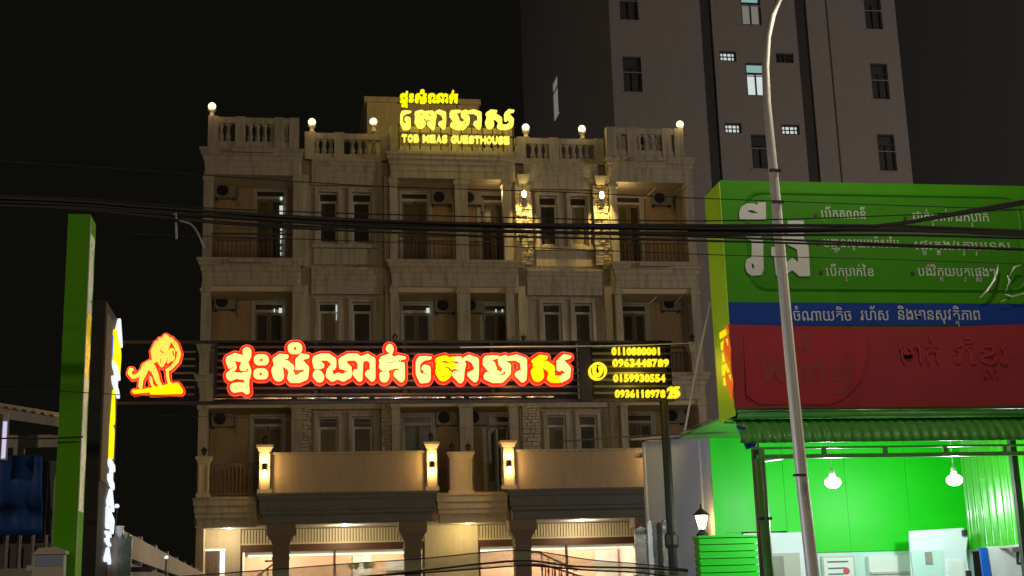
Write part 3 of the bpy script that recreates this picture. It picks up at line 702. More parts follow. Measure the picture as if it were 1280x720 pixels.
# lion emblem
lz=lambda ss:[[(150+x/7.58,410+y/7.58,r/7.58) for x,y,r in s] for s in ss]
lionS=lz([[(440,100,22),(450,110,26)],[(385,125,14),(400,140,26)],[(430,150,50),(420,185,48)],[(365,170,32),(335,240,34),(345,300,36)],[(400,250,58)],[(400,310,48),(395,350,28)],[(455,240,40),(450,310,34)],[(490,120,16),(535,175,22),(562,250,20),(545,320,18),(490,385,14),(445,410,10)],[(500,230,24),(500,300,22)],
 [(300,345,26),(250,380,32),(225,430,24)],[(205,425,10),(170,465,11),(125,475,15),(100,442,17),(106,405,11),(128,404,7)],[(235,420,30),(208,500,16),(200,568,15)],[(310,390,36),(345,450,26),(360,510,22),(392,560,18)],[(298,480,10),(306,545,12),(330,565,9)],[(455,415,11),(458,480,12),(468,528,12),(490,535,8)]])
lionC=lz([[(350,330,7),(372,372,9),(400,400,12)],[(528,125,7),(485,185,9),(462,222,9)],[(545,225,7),(530,305,10),(482,368,10),(425,405,12)],[(380,215,6),(415,245,9),(445,232,7)],[(300,434,13)],[(250,530,16),(285,545,14)],[(412,425,16),(418,500,16)],[(458,290,6),(442,345,9)],[(502,225,6),(515,270,7)],[(388,300,5),(392,345,7)],[(395,150,4),(440,160,5),(470,148,4)]])
baseS=lz([[(140,615,14),(250,605,14),(400,575,16)],[(400,590,26),(470,570,26),(545,565,30),(575,605,26),(300,622,14)]]); baseC=lz([[(230,605,3),(400,580,4)]])
contour(lambda X,Y:field(lionS+baseS,[],X,Y)-2.3,156,236,412,500,.5,tf_main,('b','z')).build('backing_plate','sign_red',sign)
contour(lambda X,Y:np.maximum(field(lionS+baseS,[],X,Y)-2.9,2.3-field(lionS+baseS,[],X,Y)),156,236,412,500,.45,tf_main,('m','z')).build('channel_rim','rim_red',sign)
contour(lambda X,Y:field(lionS,lionC,X,Y),156,236,412,500,.35,tf_main,('f','b')).build('lion_emblem','lion_gold',sign)
contour(lambda X,Y:field(baseS,baseC,X,Y),156,236,412,500,.4,tf_main,('f','b')).build('emblem_base','letter_yellow',sign)
# frame: beams, posts, louvre slats
A=at(150,492,SY);
def beam(x0,x1,z0,z1,y0,y1,name,m): return MB().box(x0,x1,y0,y1,z0,z1).build(name,m,sign)
beam(-3.05,6.3,4.98,5.03,22.06,22.16,'frame_beam','dark_metal'); beam(-3.05,6.3,5.98,6.02,22.06,22.16,'frame_beam','dark_metal')
for x in (-3.0,-1.3,.3,1.75,3.2,4.72): beam(x-.03,x+.03,5.03,5.98,22.07,22.15,'frame_upright','dark_metal')
beam(4.66,4.86,4.99,6.0,21.98,22.05,'sign_divider','black'); beam(4.86,6.3,4.99,6.0,22.17,22.2,'back_panel','black')
beam(-1.3,4.66,5.03,5.98,22.17,22.2,'back_panel','black')
first=None
for a,b in ((-1.27,4.66),(4.90,6.25)):
    for k in range(8):
        z=5.10+k*.112; y=22.02
        mb=MB(); mb.box(a,b,y,y+.03,z,z+.035); mb.build('louvre_slat','slat',sign)
for k in range(7):
    z=5.12+k*.115; MB().box(-1.95,-1.62,22.02,22.05,z,z+.03).build('louvre_slat','slat',sign)
# polished tube segments under the words
xx=-1.3
for wd in (1.3,.72,.52,1.25,.3,.95,.55):
    MB().tube([(xx,21.96,5.045),(xx+wd-.09,21.96,5.05)],.018,8).build('bottom_tube','steel',sign,True); xx+=wd
# phone symbol and numbers
pc=(745.3,465.5)
contour(lambda X,Y:np.minimum(np.maximum(np.hypot(X-pc[0],Y-pc[1])-11,9-np.hypot(X-pc[0],Y-pc[1])),field([[(741.5,460,2.1),(741,466,1.6),(743.5,471.5,2.1)],[(748.6,460,1.8),(750,465.5,1.8),(747.5,470.5,1.8)]],[],X,Y)),730,760,450,480,.35,tf_main,('f','b')).build('phone_symbol','num_yellow',sign)
for i,(tx,xa,xb,ya) in enumerate((('0110880001',763,825,445),('0963448789',764,834.5,459.5),('0159930554',765,830,478.5),('0936118978',767,830,498))):
    for j,chh in enumerate(tx):
        fa=xa+(xb-xa)*(j+.04)/10; fb=xa+(xb-xa)*(j+.96)/10
        p=at(fa,ya,SY);q=at(fb,ya,SY); h=.128
        vs,fs,mxx=glyph(chh,.04,.08); mn=min(v[0] for v in vs)
        k_=(q.x-p.x)/max(mxx-mn,.52); o_=((q.x-p.x)-(mxx-mn)*k_)/2
        mb=MB(); mb.v=[(p.x+o_+(v[0]-mn)*k_,SY-.1-v[2]*.3,p.z+max(-.02,v[1])/.73*h) for v in vs]; mb.f=fs; mb.build('digit','num_yellow',sign)
p=at(833.5,498,SY)
for j,chh in enumerate('25'):
    vs,fs,mxx=glyph(chh,.03,.08); mn=min(v[0] for v in vs)
    mb=MB(); mb.v=[(p.x+j*.098+(v[0]-mn)/(mxx-mn)*.092,SY-.1-v[2],p.z+v[1]/.73*.18) for v in vs]; mb.f=fs; mb.build('digit','num_yellow',sign)
# posts
MB().tube([(6.12,22.12,0),(6.12,22.12,6.02)],.075,14).build('post','black',sign,True)
MB().tube([(-3.0,22.12,0),(-3.0,22.12,6.02)],.075,14).build('post','black',sign,True)
MB().lathe(6.12,22.12,[(.10,2.55),(.12,2.6),(.12,2.75),(.09,2.8)],12).build('post_clamp','dark_metal',sign)
for x,z,e,c in ((0,5.5,30,(1,.45,.12)),(1.6,5.5,30,(1,.5,.12)),(3.4,5.5,30,(1,.5,.1)),(5.6,5.5,22,(1,.75,.08)),(-2.6,5.5,16,(1,.45,.1))): lamp('sign_fill',(x,21.8,z),e*.8,c,sign,.3)
for x,c_ in ((.2,(1,.62,.22)),(2.6,(1,.62,.2)),(5.4,(1,.80,.25))):  # spots added behind the back panel to warm the guesthouse front
    l=lamp('sign_fill',(x,22.9,5.6),240,c_,sign,.5,'SPOT'); l.data.spot_size=math.radians(120); l.data.spot_blend=.9; l.rotation_euler=(math.radians(96),0,0)
# ------------------------------------------------------------------ rooftop letters
TY=41.6
def mapper(x0,x1,y0,y1,X0,X1,Y0,Y1):
    fx=(X1-X0)/(x1-x0); fy=(Y1-Y0)/(y1-y0)
    return lambda x,y,r:(X0+(x-x0)*fx,Y0+(y-y0)*fy,r*(abs(fx)+abs(fy))/2)
def tf_top(u,v,dp):
    p=at(u,v,TY); p.y+={'f':-.2,'b':-.05,'z':0}[dp]; return p
mp=mapper(519,714,446,482,499.5,643.5,139.5,165.5)
for k in word2:
    o,s,c,mt=LET[k]; S_=[[mp(*q) for q in st] for st in pxs(o,s,-.45)]; C_=[[mp(*q) for q in st] for st in pxs(o,c,.3)]
    xs=[q[0] for st in S_ for q in st]; ys=[q[1] for st in S_ for q in st]
    contour(lambda X,Y:field(S_,C_,X,Y),min(xs)-6,max(xs)+6,min(ys)-6,max(ys)+6,.35,tf_top,('f','b')).build('letter','top_yellow',tsn)
mp=mapper(281,508,430,497,499,572.5,114,137)
for k in word1:
    o,s,c,mt=LET[k]; S_=[[mp(*q) for q in st] for st in pxs(o,s,-.45)]; C_=[[mp(*q) for q in st] for st in pxs(o,c,.3)]
    xs=[q[0] for st in S_ for q in st]; ys=[q[1] for st in S_ for q in st]
    contour(lambda X,Y:field(S_,C_,X,Y)+.05,min(xs)-4,max(xs)+4,min(ys)-4,max(ys)+4,.25,tf_top,('f','b')).build('letter','top_lime',tsn)
P0=at(502,178.2,TY);P1=at(637,181,TY); tx='TOB MEAS GUESTHOUSE'; n=len(tx)
wid={' ':.5,'M':1.25,'I':.6}; tot=sum(wid.get(c,1) for c in tx); pos=0
for chh in tx:
    ww=wid.get(chh,1)
    if chh!=' ':
        x=P0.x+(P1.x-P0.x)*pos/tot; xw=(P1.x-P0.x)*ww/tot*.88; z=P0.z+(P1.z-P0.z)*pos/tot
        vs,fs,mxx=glyph(chh,.03,.3); mn=min(v[0] for v in vs)
        mb=MB(); mb.v=[(x+(v[0]-mn)/(mxx-mn)*xw,TY-.1-v[2]*.25,z+v[1]/.73*.235) for v in vs]; mb.f=fs; mb.build('letter','top_yellow',tsn)
    pos+=ww
mb=MB().box(3.15,7.05,TY+.02,TY+.06,17.05,17.09).box(3.15,7.05,TY+.02,TY+.06,16.72,16.75).box(3.15,5.2,TY+.02,TY+.06,17.8,17.84)
for x in np.arange(3.2,7.1,.34): mb.box(x-.02,x+.02,TY+.061,TY+.10,16.25,17.1)
for x in (3.3,4.2,5.1): mb.box(x-.02,x+.02,TY+.061,TY+.10,17.1,18.1)
mb.build('sign_frame','dark_metal',tsn)
for x in (3.6,4.6,5.6,6.6): lamp('sign_fill',(x,TY-.5,17.2),9,(1,.85,.1),tsn,.3)
lamp('sign_fill',(4.2,TY+.9,17.9),34,(1,.80,.08),tsn,.3); lamp('sign_fill',(6,TY+1.2,17.5),30,(1,.85,.1),tsn,.3)
# ------------------------------------------------------------------ tower block
tw=thing('tower_block','tall plain mauve grey apartment tower with narrow windows rising behind the guesthouse','building',(22,60,0))
def tpart(mb,n,m,parent=None,label=None): return finish(mb.build(n,m,parent or tw),label)
wins=[]
for k in range(-6,8):
    dz=3.75*k
    wins+= [(15.5,16.42,25.88+dz,27.70+dz,'dark'),(20.42,21.26,27.64+dz,28.16+dz,'cyan_small' if k in(0,-1) else 'dark_small'),(21.70,22.72,25.86+dz,27.60+dz,'cyan_tall' if k==0 else ('room' if k==1 else 'dark')),
            (23.30,24.22,27.64+dz,28.16+dz,'cyan_small' if k==-1 else 'dark_small'),(28.2,29.1,25.88+dz,27.78+dz,'dark')]
xs_=[14.95,19.57,20.14,24.5,25.1,29.85]
def tower_panel(x0,x1,y,m):
    ops=[o for o in wins if x0<=o[0] and o[1]<=x1 and o[2]>0.5]
    xs=sorted({x0,x1,*[o[0] for o in ops],*[o[1] for o in ops]}); zs=sorted({0,60,*[o[2] for o in ops],*[o[3] for o in ops]})
    mb=MB()
    for a,b in zip(xs[:-1],xs[1:]):
        for c,d in zip(zs[:-1],zs[1:]):
            if not any(o[0]<=a+1e-6 and b<=o[1]+1e-6 and o[2]<=c+1e-6 and d<=o[3]+1e-6 for o in ops): mb.box(a,b,y,y+.35,c,d)
    tpart(mb,'front_wall',m)
tower_panel(14.95,19.57,60,'tower_wall'); tower_panel(20.14,24.5,60,'tower_wall'); tower_panel(25.1,29.85,60,'tower_wall')
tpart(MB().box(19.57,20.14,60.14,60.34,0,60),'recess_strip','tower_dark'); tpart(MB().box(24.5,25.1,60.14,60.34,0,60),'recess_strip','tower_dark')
tpart(MB().box(14.95,15.3,60.35,85,0,60),'side_wall','tower_wall'); tpart(MB().box(29.5,29.85,60.35,85,0,60),'side_wall','tower_wall')
tpart(MB().box(14.6,30.2,59.7,85,60,60.4),'roof','tower_wall')
for a,b in((18,21.5),(22.2,24.5)): tpart(MB().box(14.98,15.25,60+(a-14),60+(b-14),0,38),'side_pier','tower_dark') if False else None
for x0,x1,z0,z1,kd in wins:
    if z0<9: continue
    f=.07; mb=MB().box(x0,x0+f,60.08,60.2,z0,z1).box(x1-f,x1,60.08,60.2,z0,z1).box(x0+f,x1-f,60.08,60.2,z0,z0+f).box(x0+f,x1-f,60.08,60.2,z1-f,z1)
    small=z1-z0<.6
    if not small: mb.box(x0+f,x1-f,60.09,60.2,z1-.58,z1-.5).box((x0+x1)/2-.03,(x0+x1)/2+.03,60.09,60.2,z0+f,z1-.58)
    else:
        for q in(.25,.5,.75): mb.box(x0+(x1-x0)*q-.012,x0+(x1-x0)*q+.012,60.09,60.2,z0+f,z1-f)
        mb.box(x0+f,x1-f,60.09,60.2,(z0+z1)/2-.012,(z0+z1)/2+.012)
    o=tpart(mb,'window','tower_dark')
    if small: tpart(MB().box(x0+f,x1-f,60.21,60.23,z0+f,z1-f),'pane',{'c':'white_win','d':'tower_glass'}[kd[0]],o)
    else:
        tpart(MB().box(x0+f,x1-f,60.21,60.23,z1-.5,z1-f),'pane','cyan_win' if kd in('cyan_tall','room') else 'tower_glass',o)
        tpart(MB().box(x0+f,x1-f,60.21,60.23,z0+f,z1-.58),'pane',{'cyan_tall':'white_win','room':'pale_room','dark':'tower_glass'}[kd],o)
        tpart(MB().box(x0-.08,x1+.08,59.95,60,z0-.1,z0-.02),'sill','tower_wall',o)
for k in range(2,15):
    z=k*3.75+.6
    for a,b in ((14.95,19.57),(20.14,24.5),(25.1,29.85)): tpart(MB().box(a,b,59.985,60.0,z,z+.05),'floor_joint','tower_wall')
tpart(MB().tube([(26.2,59.93,0),(26.2,59.93,60)],.05,6),'drain_pipe','tower_wall')
for z in (22.2,25.9,29.7): tpart(MB().box(17.2,17.95,59.6,59.98,z,z+.5),'air_conditioner_case','tower_dark') if False else None
# windows on the tower's left side, seen edge on, one lit
for k,z in enumerate((18.5,22.25,26.0,29.75)):
    yy=73; o=tpart(MB().box(14.88,14.95,yy-.08,yy,z,z+2.4).box(14.88,14.95,yy+1.5,yy+1.58,z,z+2.4).box(14.88,14.95,yy,yy+1.5,z+2.3,z+2.4).box(14.88,14.95,yy,yy+1.5,z+1.6,z+1.7),'window','frame_pale')
    tpart(MB().box(14.93,14.949,yy,yy+1.5,z,z+2.3),'pane','pale_room' if k==3 else 'glass_dark',o)
# ------------------------------------------------------------------ shop with green walls
SO=(9,23,0)
shop=thing('green_shop','small money transfer shop, white side wall, glossy green front and bare bulbs','building',SO)
def sp(mb,n,m,parent=None,label=None,kind=None,smooth=False): return finish(mb.build(n,m,parent or shop,smooth),label,None,None,kind)
ww=MB(); ww.v=[(7.14,23,0),(7.14,27.6,0),(7.14,27.6,4.98),(7.14,23,4.49),(7.3,23,0),(7.3,27.6,0),(7.3,27.6,4.98),(7.3,23,4.49)]; ww.f=[(0,3,2,1),(4,5,6,7),(0,1,5,4),(1,2,6,5),(2,3,7,6),(3,0,4,7)]
sp(ww,'side_wall','white_wall')
sp(MB().box(7.11,7.139,23.55,23.62,0,4.5),'wall_joint','white_wall'); sp(MB().box(7.11,7.139,27.45,27.6,0,4.95),'wall_joint','white_wall')
for k in range(4):
    a=7.31+k*1.14; sp(MB().box(a,a+1.135,23,23.12,2.83 if k==0 else 2.45,4.75),'green_wall_panel','green_shop')
sp(MB().box(7.14,7.31,22.97,22.999,.1,4.6),'corner_strip','green_shop'); sp(MB().box(7.312,7.62,23.005,23.11,.1,2.826),'green_wall_panel','green_shop')
# white lower front
sp(MB().box(7.63,8.72,22.94,23,.1,2.80),'white_panel','white_panel')
sp(MB().box(8.9,11.85,23.02,23.12,.1,2.44),'aqua_wall','aqua_wall')
sp(MB().box(9.02,9.62,22.98,23.02,1.5,2.38),'notice_frame','frame_pale'); 
nb=sp(MB().box(9.05,9.59,22.965,22.98,1.53,2.35),'notice_sheet','paper')
for i,zz in enumerate((2.27,2.16,2.06,1.97,1.9)): sp(MB().box(9.12,9.5-.05*(i%3),22.958,22.963,zz,zz+.025),'printed_line','ink',nb)
o=sp(MB().lathe(0,0,[(.06,0),(.06,.004)],14),'red_seal','ink_red'); ORG[o.name]=Vector((9.45,22.96,2.12)); o.data.transform(Matrix.Rotation(math.pi/2,4,'X')@Matrix.Translation(Vector((9,23,0)))); o.location=Vector((9.45,22.96,2.12))-Vector(SO)
sp(MB().box(7.95,8.6,22.90,22.94,1.6,2.45),'display_box','frame_pale'); sp(MB().box(8.0,8.3,22.885,22.90,1.7,2.4),'picture','ac_body')
sp(MB().box(9.85,10.6,22.9,23.02,2.0,2.36),'shelf_panel','paper'); sp(MB().box(9.85,10.62,22.86,22.9,2.05,2.09),'shelf_edge','frame_pale')
# hanging white board with eyelets
bd=thing('white_board','white rectangular board with black clips hanging below the green wall','signboard',(11.2,22.4,2))
MB().prism([(at(1136,664,22.4).x,at(1136,664,22.4).z),(at(1137,720,22.4).x,1.6),(at(1212,720,22.4).x,1.6),(at(1207,690,22.4).x,at(1207,690,22.4).z),(at(1209,668,22.4).x,at(1209,668,22.4).z),(at(1203,660,22.4).x,at(1203,660,22.4).z)][::-1],22.38,22.42).build('board','white_panel',bd)
a=at(1140,688,22.3);b=at(1182,720,22.3)
MB().box(a.x,b.x,22.34,22.378,1.6,a.z).build('inner_sheet','aqua_wall',bd); a=at(1157,690,22.3);b=at(1167,705,22.3); MB().box(a.x,b.x,22.32,22.338,b.z,a.z).build('picture','ac_body',bd)
a=at(1186,701,22.3);b=at(1207,720,22.3); MB().box(a.x,b.x,22.34,22.378,1.6,a.z).build('inner_sheet','paper',bd)
for px,py in((1206,666),(1211,717)): p=at(px,py,22.33); MB().box(p.x-.035,p.x+.035,22.3,22.375,p.z-.05,p.z+.05).build('clip','black',bd)
# corrugated green side wall on the right
def corr(u,v):
    y=23-4.6*u; z=2.44+v*2.3
    return (11.80+.045*math.sin(u*4.6/.21*2*math.pi)+.42*u,y,z)
sp(MB().sheet(corr,400,1),'corrugated_wall','green_corr',smooth=True)
sp(MB().box(11.8,11.86,18.4,23,2.40,2.44),'wall_trim','frame_pale'); 
sp(MB().prism([(11.45,1),(11.62,1),(11.55,2.42),(11.42,2.42)][::-1],21.9,21.95),'blue_stripe','paint_blue')
sp(MB().box(11.58,14,21.95,22.0,1,2.44),'white_panel','white_wall')
sp(MB().tube([at(1272,690,21.8),at(1272,704,21.8),at(1290,706,21.8)],.03,8),'pipe','black')
# roof edge sheets
ww=MB(); ww.v=[(6.95,22.8,4.50),(6.9,27.7,5.02),(7.6,27.7,5.02),(7.6,22.8,4.50),(6.95,22.8,4.54),(6.9,27.7,5.06),(7.6,27.7,5.06),(7.6,22.8,4.54)]; ww.f=[(0,1,2,3),(4,7,6,5),(0,4,5,1),(1,5,6,2),(2,6,7,3),(3,7,4,0)]; sp(ww,'roof_edge','zinc')
sp(MB().prism([(6.7,4.58),(7.5,4.83),(7.55,4.86),(7.3,4.68)],22.3,22.9),'bent_flashing','zinc')
sp(MB().box(7.31,14,23.3,29,4.80,4.86),'roof','zinc')
# louvred green block with the wall lantern on it
for k in range(11):
    z=2.70-k*.115; sp(MB().prism([(6.62,z-.10),(7.60,z-.10),(7.62,z),(6.60,z)],22.2+.0*k,22.5),'green_slat','green_shop'); sp(MB().box(6.64,7.58,22.26,22.5,z-.113,z-.101),'slat_gap','green_awning')
sp(MB().box(6.58,7.66,22.15,22.55,2.705,2.74),'slat_cap','green_shop')
t=thing('wall_lantern','lit carriage lantern with dark cap standing on the green slatted block','lantern',(6.72,22.35,2.745))
MB().lathe(6.72,22.35,[(.11,2.745),(.10,2.78),(.05,2.82),(.06,2.85)],8).build('lantern_foot','black',t)
MB().lathe(6.72,22.35,[(.06,2.851),(.115,3.07),(.115,3.085)],6).build('lantern_glass','lantern_glass',t)
MB().lathe(6.72,22.35,[(.15,3.086),(.13,3.11),(.05,3.18),(.02,3.2),(.012,3.28)],8).build('lantern_cap','black',t)
for k in range(6): a=k*math.pi/3; MB().tube([(6.72+.063*math.cos(a),22.35+.063*math.sin(a),2.85),(6.72+.12*math.cos(a),22.35+.12*math.sin(a),3.085)],.008,5).build('lantern_rib','black',t)
lamp('lamp_light',(6.95,23.0,2.98),9,(1,.62,.2),t,.06)
# awning
aw=thing('awning','dark green corrugated barrel awning over the shop front, carried on a green frame','awning',(9,20,4))
def awf(u,v):
    x=6.52+8*u; a=v*math.pi/2*.95
    w=.010*math.cos(x/.155*2*math.pi)
    y=20.15-(1.05+w)*math.sin(a); z=3.86+(.50+w)*math.cos(a)
    return (x-.12*v,y,z)
MB().sheet(awf,620,8).build('corrugated_sheet','green_awning',aw,True,solid=.01)
MB().box(6.62,14.5,19.02,19.08,3.66,3.72).build('frame_beam','green_awning',aw)
MB().box(6.55,14.5,19.03,19.07,3.80,3.83).build('frame_beam','green_awning',aw)
x=6.7
while x<14:
    MB().box(x-.035,x+.035,19.03,19.07,3.72,3.80).build('frame_block','green_awning',aw); x+=.95
MB().box(6.55,14.5,20.2,20.26,4.34,4.40).build('frame_beam','green_awning',aw)
MB().prism([(6.42,4.18),(6.60,4.12),(6.70,3.86),(6.55,3.83)],19.25,19.3).build('end_flap','blue_strip',aw)
MB().tube([(6.52,19.3,4.2),(6.62,19.25,4.1),(6.70,19.2,3.92),(6.66,19.2,3.84)],.012,6).build('end_edge','rail_white',aw)
MB().tube([(6.68,19.05,0),(6.66,19.05,3.66)],[.075]*2,12).build('awning_post','green_post',aw,True)
MB().tube([(6.66,19.05,3.62),(7.2,19.6,3.72)],.02,6).build('brace','green_awning',aw)
MB().box(6.58,6.76,18.98,19.12,2.78,2.82).build('post_bracket','black',aw)
MB().tube([(14.3,19.05,0),(14.3,19.05,3.66)],[.075]*2,12).build('awning_post','green_post',aw,True)
MB().box(6.6,14.5,20.26,23,4.46,4.50).build('flat_roof','green_awning',aw)
def bulb(px,py,Y,label):
    p=at(px,py,Y); t=thing('hanging_bulb',label,'bulb',(p.x,Y,p.z),'bare bulbs hanging under the awning')
    r=.125; MB().lathe(p.x,Y,[(r*math.sin(a*math.pi/10)+.002,p.z-r*.72*math.cos(a*math.pi/10)) for a in range(10)]+[(.045,p.z+.12)],16).build('bulb_glass','bulb_white',t,True)
    MB().lathe(p.x,Y,[(.04,p.z+.13),(.04,p.z+.19),(.015,p.z+.21)],10).build('bulb_socket','rail_white',t)
    MB().tube([(p.x,Y,p.z+.2),(p.x,Y,4.46)],.008,5).build('bulb_cord','rail_white',t)
    lamp('lamp_light',(p.x,Y-.05,p.z-.16),150,(.88,1,.93),t,.1)
bulb(1041,603,20.6,'white hanging bulb nearest the street lamp pole'); bulb(1193,600,20.6,'white hanging bulb beside the corrugated green side wall')
# ------------------------------------------------------------------ billboard
bb=thing('billboard','large green box billboard with white Khmer lettering, blue strip and red banner','billboard',(9,19.5,4.4))
BX0,BX1,BY=6.48,11.62,19.5
def bp(mb,n,m,parent=None,label=None,smooth=False): return finish(mb.build(n,m,parent or bb,smooth),label)
bp(MB().box(BX0+.02,BX1,BY,20.25,4.40,8.06),'box_body','green_board')
bp(MB().prism([(BX0-.0,4.36),(BX0+.015,4.36),(BX0+.015,8.03),(BX0,8.03)],BY+.0,20.28),'lime_side','lime')
def rr(x0,x1,z0,z1,r,n=6):
    P=[]
    for cx,cz,a0 in((x1-r,z1-r,0),(x0+r,z1-r,90),(x0+r,z0+r,180),(x1-r,z0+r,270)):
        for k in range(n+1):
            a=math.radians(a0+90*k/n); P.append((cx+r*math.cos(a),cz+r*math.sin(a)))
    return P
P1=rr(6.86,11.5,6.28,7.90,.28); P2=rr(6.90,11.46,6.32,7.86,.25)
mb=MB(); n=len(P1); mb.v=[(x,BY-.004,z) for x,z in P1]+[(x,BY-.03,z) for x,z in P2]+[(x,BY-.006,z) for x,z in rr(6.93,11.43,6.35,7.83,.22)]
for k in range(n): j=(k+1)%n; mb.f+=[(k,n+k,n+j,j),(n+k,2*n+k,2*n+j,n+j)]
mb.f.append(tuple(2*n+k for k in range(n))); bp(mb,'raised_panel','green_recess')
zl=lambda px,py:at(px,py,BY).z
bp(MB().box(BX0+.02,BX1,BY-.012,BY-.002,zl(1100,407),zl(1100,379)),'blue_strip','blue_strip')
ZBT=at(915,406,19.5).z
def banner(u,v):
    x=BX0-.005+(BX1-BX0+.3)*u; sag=.035*math.sin(math.pi*u*1.1); zt=ZBT-sag+.09*max(0,u-.7); z=zt-(zt-4.47)*v
    return (x,BY-.03-.006*math.sin(u*17+v*5)-.004*math.sin(u*31-v*3),z)
bn=bp(MB().sheet(banner,60,14),'red_banner','red_banner',smooth=True)
def on(px,py,d): p=at(px,py,BY); return (p.x,p.z)
LG=[(930,417),(1066,417),(1079,424),(1080,448),(1071,478),(1052,498),(1035,504),(950,504),(934,494)]
def tf_b(u,v,dp): p=at(u,v,BY); p.y=BY-.043+{'f':-.003,'b':.0}[dp]; return p
def polyfield(P):
    def fn(X,Y):
        d=np.full(X.shape,1e9); ins=np.zeros(X.shape,bool)
        for (ax,ay),(bx,by) in zip(P,P[1:]+P[:1]):
            t=np.clip(((X-ax)*(bx-ax)+(Y-ay)*(by-ay))/((bx-ax)**2+(by-ay)**2),0,1); d=np.minimum(d,np.hypot(X-ax-t*(bx-ax),Y-ay-t*(by-ay)))
            c=((ay>Y)!=(by>Y))&(X<(bx-ax)*(Y-ay)/(by-ay+1e-12)+ax); ins^=c
        return np.where(ins,-d,d)-2.
    return fn
contour(polyfield(LG),925,1086,412,510,.8,tf_b,('f','b')).build('logo_shape','red_logo',bb)
def tf_b2(u,v,dp): p=at(u,v,BY); p.y=BY-.049+{'f':-.002,'b':.0}[dp]; return p
W_=[[(952,444,4),(958,474,5),(968,452,5),(976,474,5),(986,444,4)],[(998,456,4.5),(998,478,4.5)],[(1010,458,4.5),(1010,480,4.5)],[(1010,462,4.5),(1020,456,4.5),(1028,462,4.5),(1028,480,4.5)],[(1060,456,4.5),(1044,457,4.5),(1042,472,4.5),(1058,476,4.5)],[(1060,456,4.5),(1058,480,4.5),(1050,490,4),(1040,490,3)],[(985,430,3),(1000,432,4)],[(1005,420,4),(1010,440,5)]]
contour(lambda X,Y:field(W_,[],X,Y),945,1070,414,496,.5,tf_b2,('f','b')).build('logo_lettering','red_dim',bb)
def text_on(txt,px0,px1,pyb,hpx,name='lettering',m='print_white',Y=BY,off=.010,bold=.0,gap=.07):
    a=at(px0,pyb,Y);b=at(px1,pyb+(px1-px0)*.018,Y); t=at(px0,pyb-hpx,Y)
    return put_text(txt,a.x,b.x,a.z,t.z-a.z,Y-off,name,m,bb,bold,0,.59,gap,slope=(b.z-a.z)/(b.x-a.x)*0)
text_on('ចំណាយតិច',991,1065,401,12,off=.016,bold=.0); text_on('រហ័ស',1075,1112,400.5,12,off=.016,bold=.0); text_on('និងមានសុវត្តិភាព'.replace('្ត','_ត'),1121,1226,400,12,off=.016,bold=.0)
text_on('បេីកគណនី'.replace('បេី','េបី'),1026,1083,273,10); text_on('ដាក់<រប្រាក់'.replace('<រ','').replace('ប្រ','ប<រ')+'/ដកប<រាក់',1140,1237,276,10)
text_on('បញ_ជូនលុយរហ័សៃប',1029,1125,309,10); text_on('េផ_ទរក_នុង/េក<រាប<រេទស',1143,1264,312,10)
text_on('េបីកប<រាក់ៃខ',1032,1093,345,10); text_on('បង់វិក_កយបត<រេផ_សងៗ',1147,1245,345,10)
text_on('ម៉ាក់'.replace('៉',''),1122,1175,455,24,m='red_faint',off=.056); text_on('វៃខ_សរ',1190,1262,456,24,m='red_faint',off=.056)
for px,py in((1019,270),(1131,273),(1022,305),(1138,307),(1026,341),(1140,342)):
    p=at(px,py,BY); mb=MB(); mb.lathe(0,0,[(.03,0),(.03,.006)],12); o=bp(mb,'bullet','dark_metal'); ORG[o.name]=p; o.data.transform(Matrix.Rotation(math.pi/2,4,'X')@Matrix.Translation(ORG[bb.name])); o.location=Vector((p.x,BY-.016,p.z))-ORG[bb.name]
bq=lambda P:[(910+x/6.54,240+y/6.54) for x,y in P]
def tf_v(u,v,dp): p=at(u,v,BY); p.y=BY-.02+{'f':-.010,'b':.006}[dp]; return p
def polys(Ps,holes=()):
    fs=[polyfield(bq(P)) for P in Ps]; hs=[polyfield(bq(P)) for P in holes]
    def fn(X,Y):
        d=np.minimum.reduce([f(X,Y) for f in fs])+1.7
        for h in hs: d=np.maximum(d,-(h(X,Y)+1.9))
        return d
    return fn
for Ps,hs in (([[(240,90),(302,90),(304,228),(92,224),(89,170),(104,126),(148,100),(205,97),(240,116)]],[[(150,158),(185,152),(225,166),(236,178),(190,176)]]),
    ([[(150,318),(296,322),(286,358),(248,382),(280,398),(284,640),(268,680),(190,686),(150,655),(139,600),(150,556),(190,536),(190,400),(152,388),(140,358)]],[[(188,590),(198,585),(210,610),(204,632),(192,620)]]),
    ([[(360,240),(400,240),(402,400),(372,396)],[(350,455),(394,455),(400,560),(406,684),(392,684),(380,600),(374,526),(350,522)],[(484,240),(612,240),(615,385),(640,430),(652,455),(663,690),(580,690),(520,640),(470,676),(450,684),(452,600),(520,545),(572,582),(560,470),(458,420),(486,385)],[(392,300),(490,380),(470,425),(395,400)]],[])):
    contour(polys(Ps,hs),918,1014,250,350,.4,tf_v,('f','b')).build('big_letter','print_white',bb)
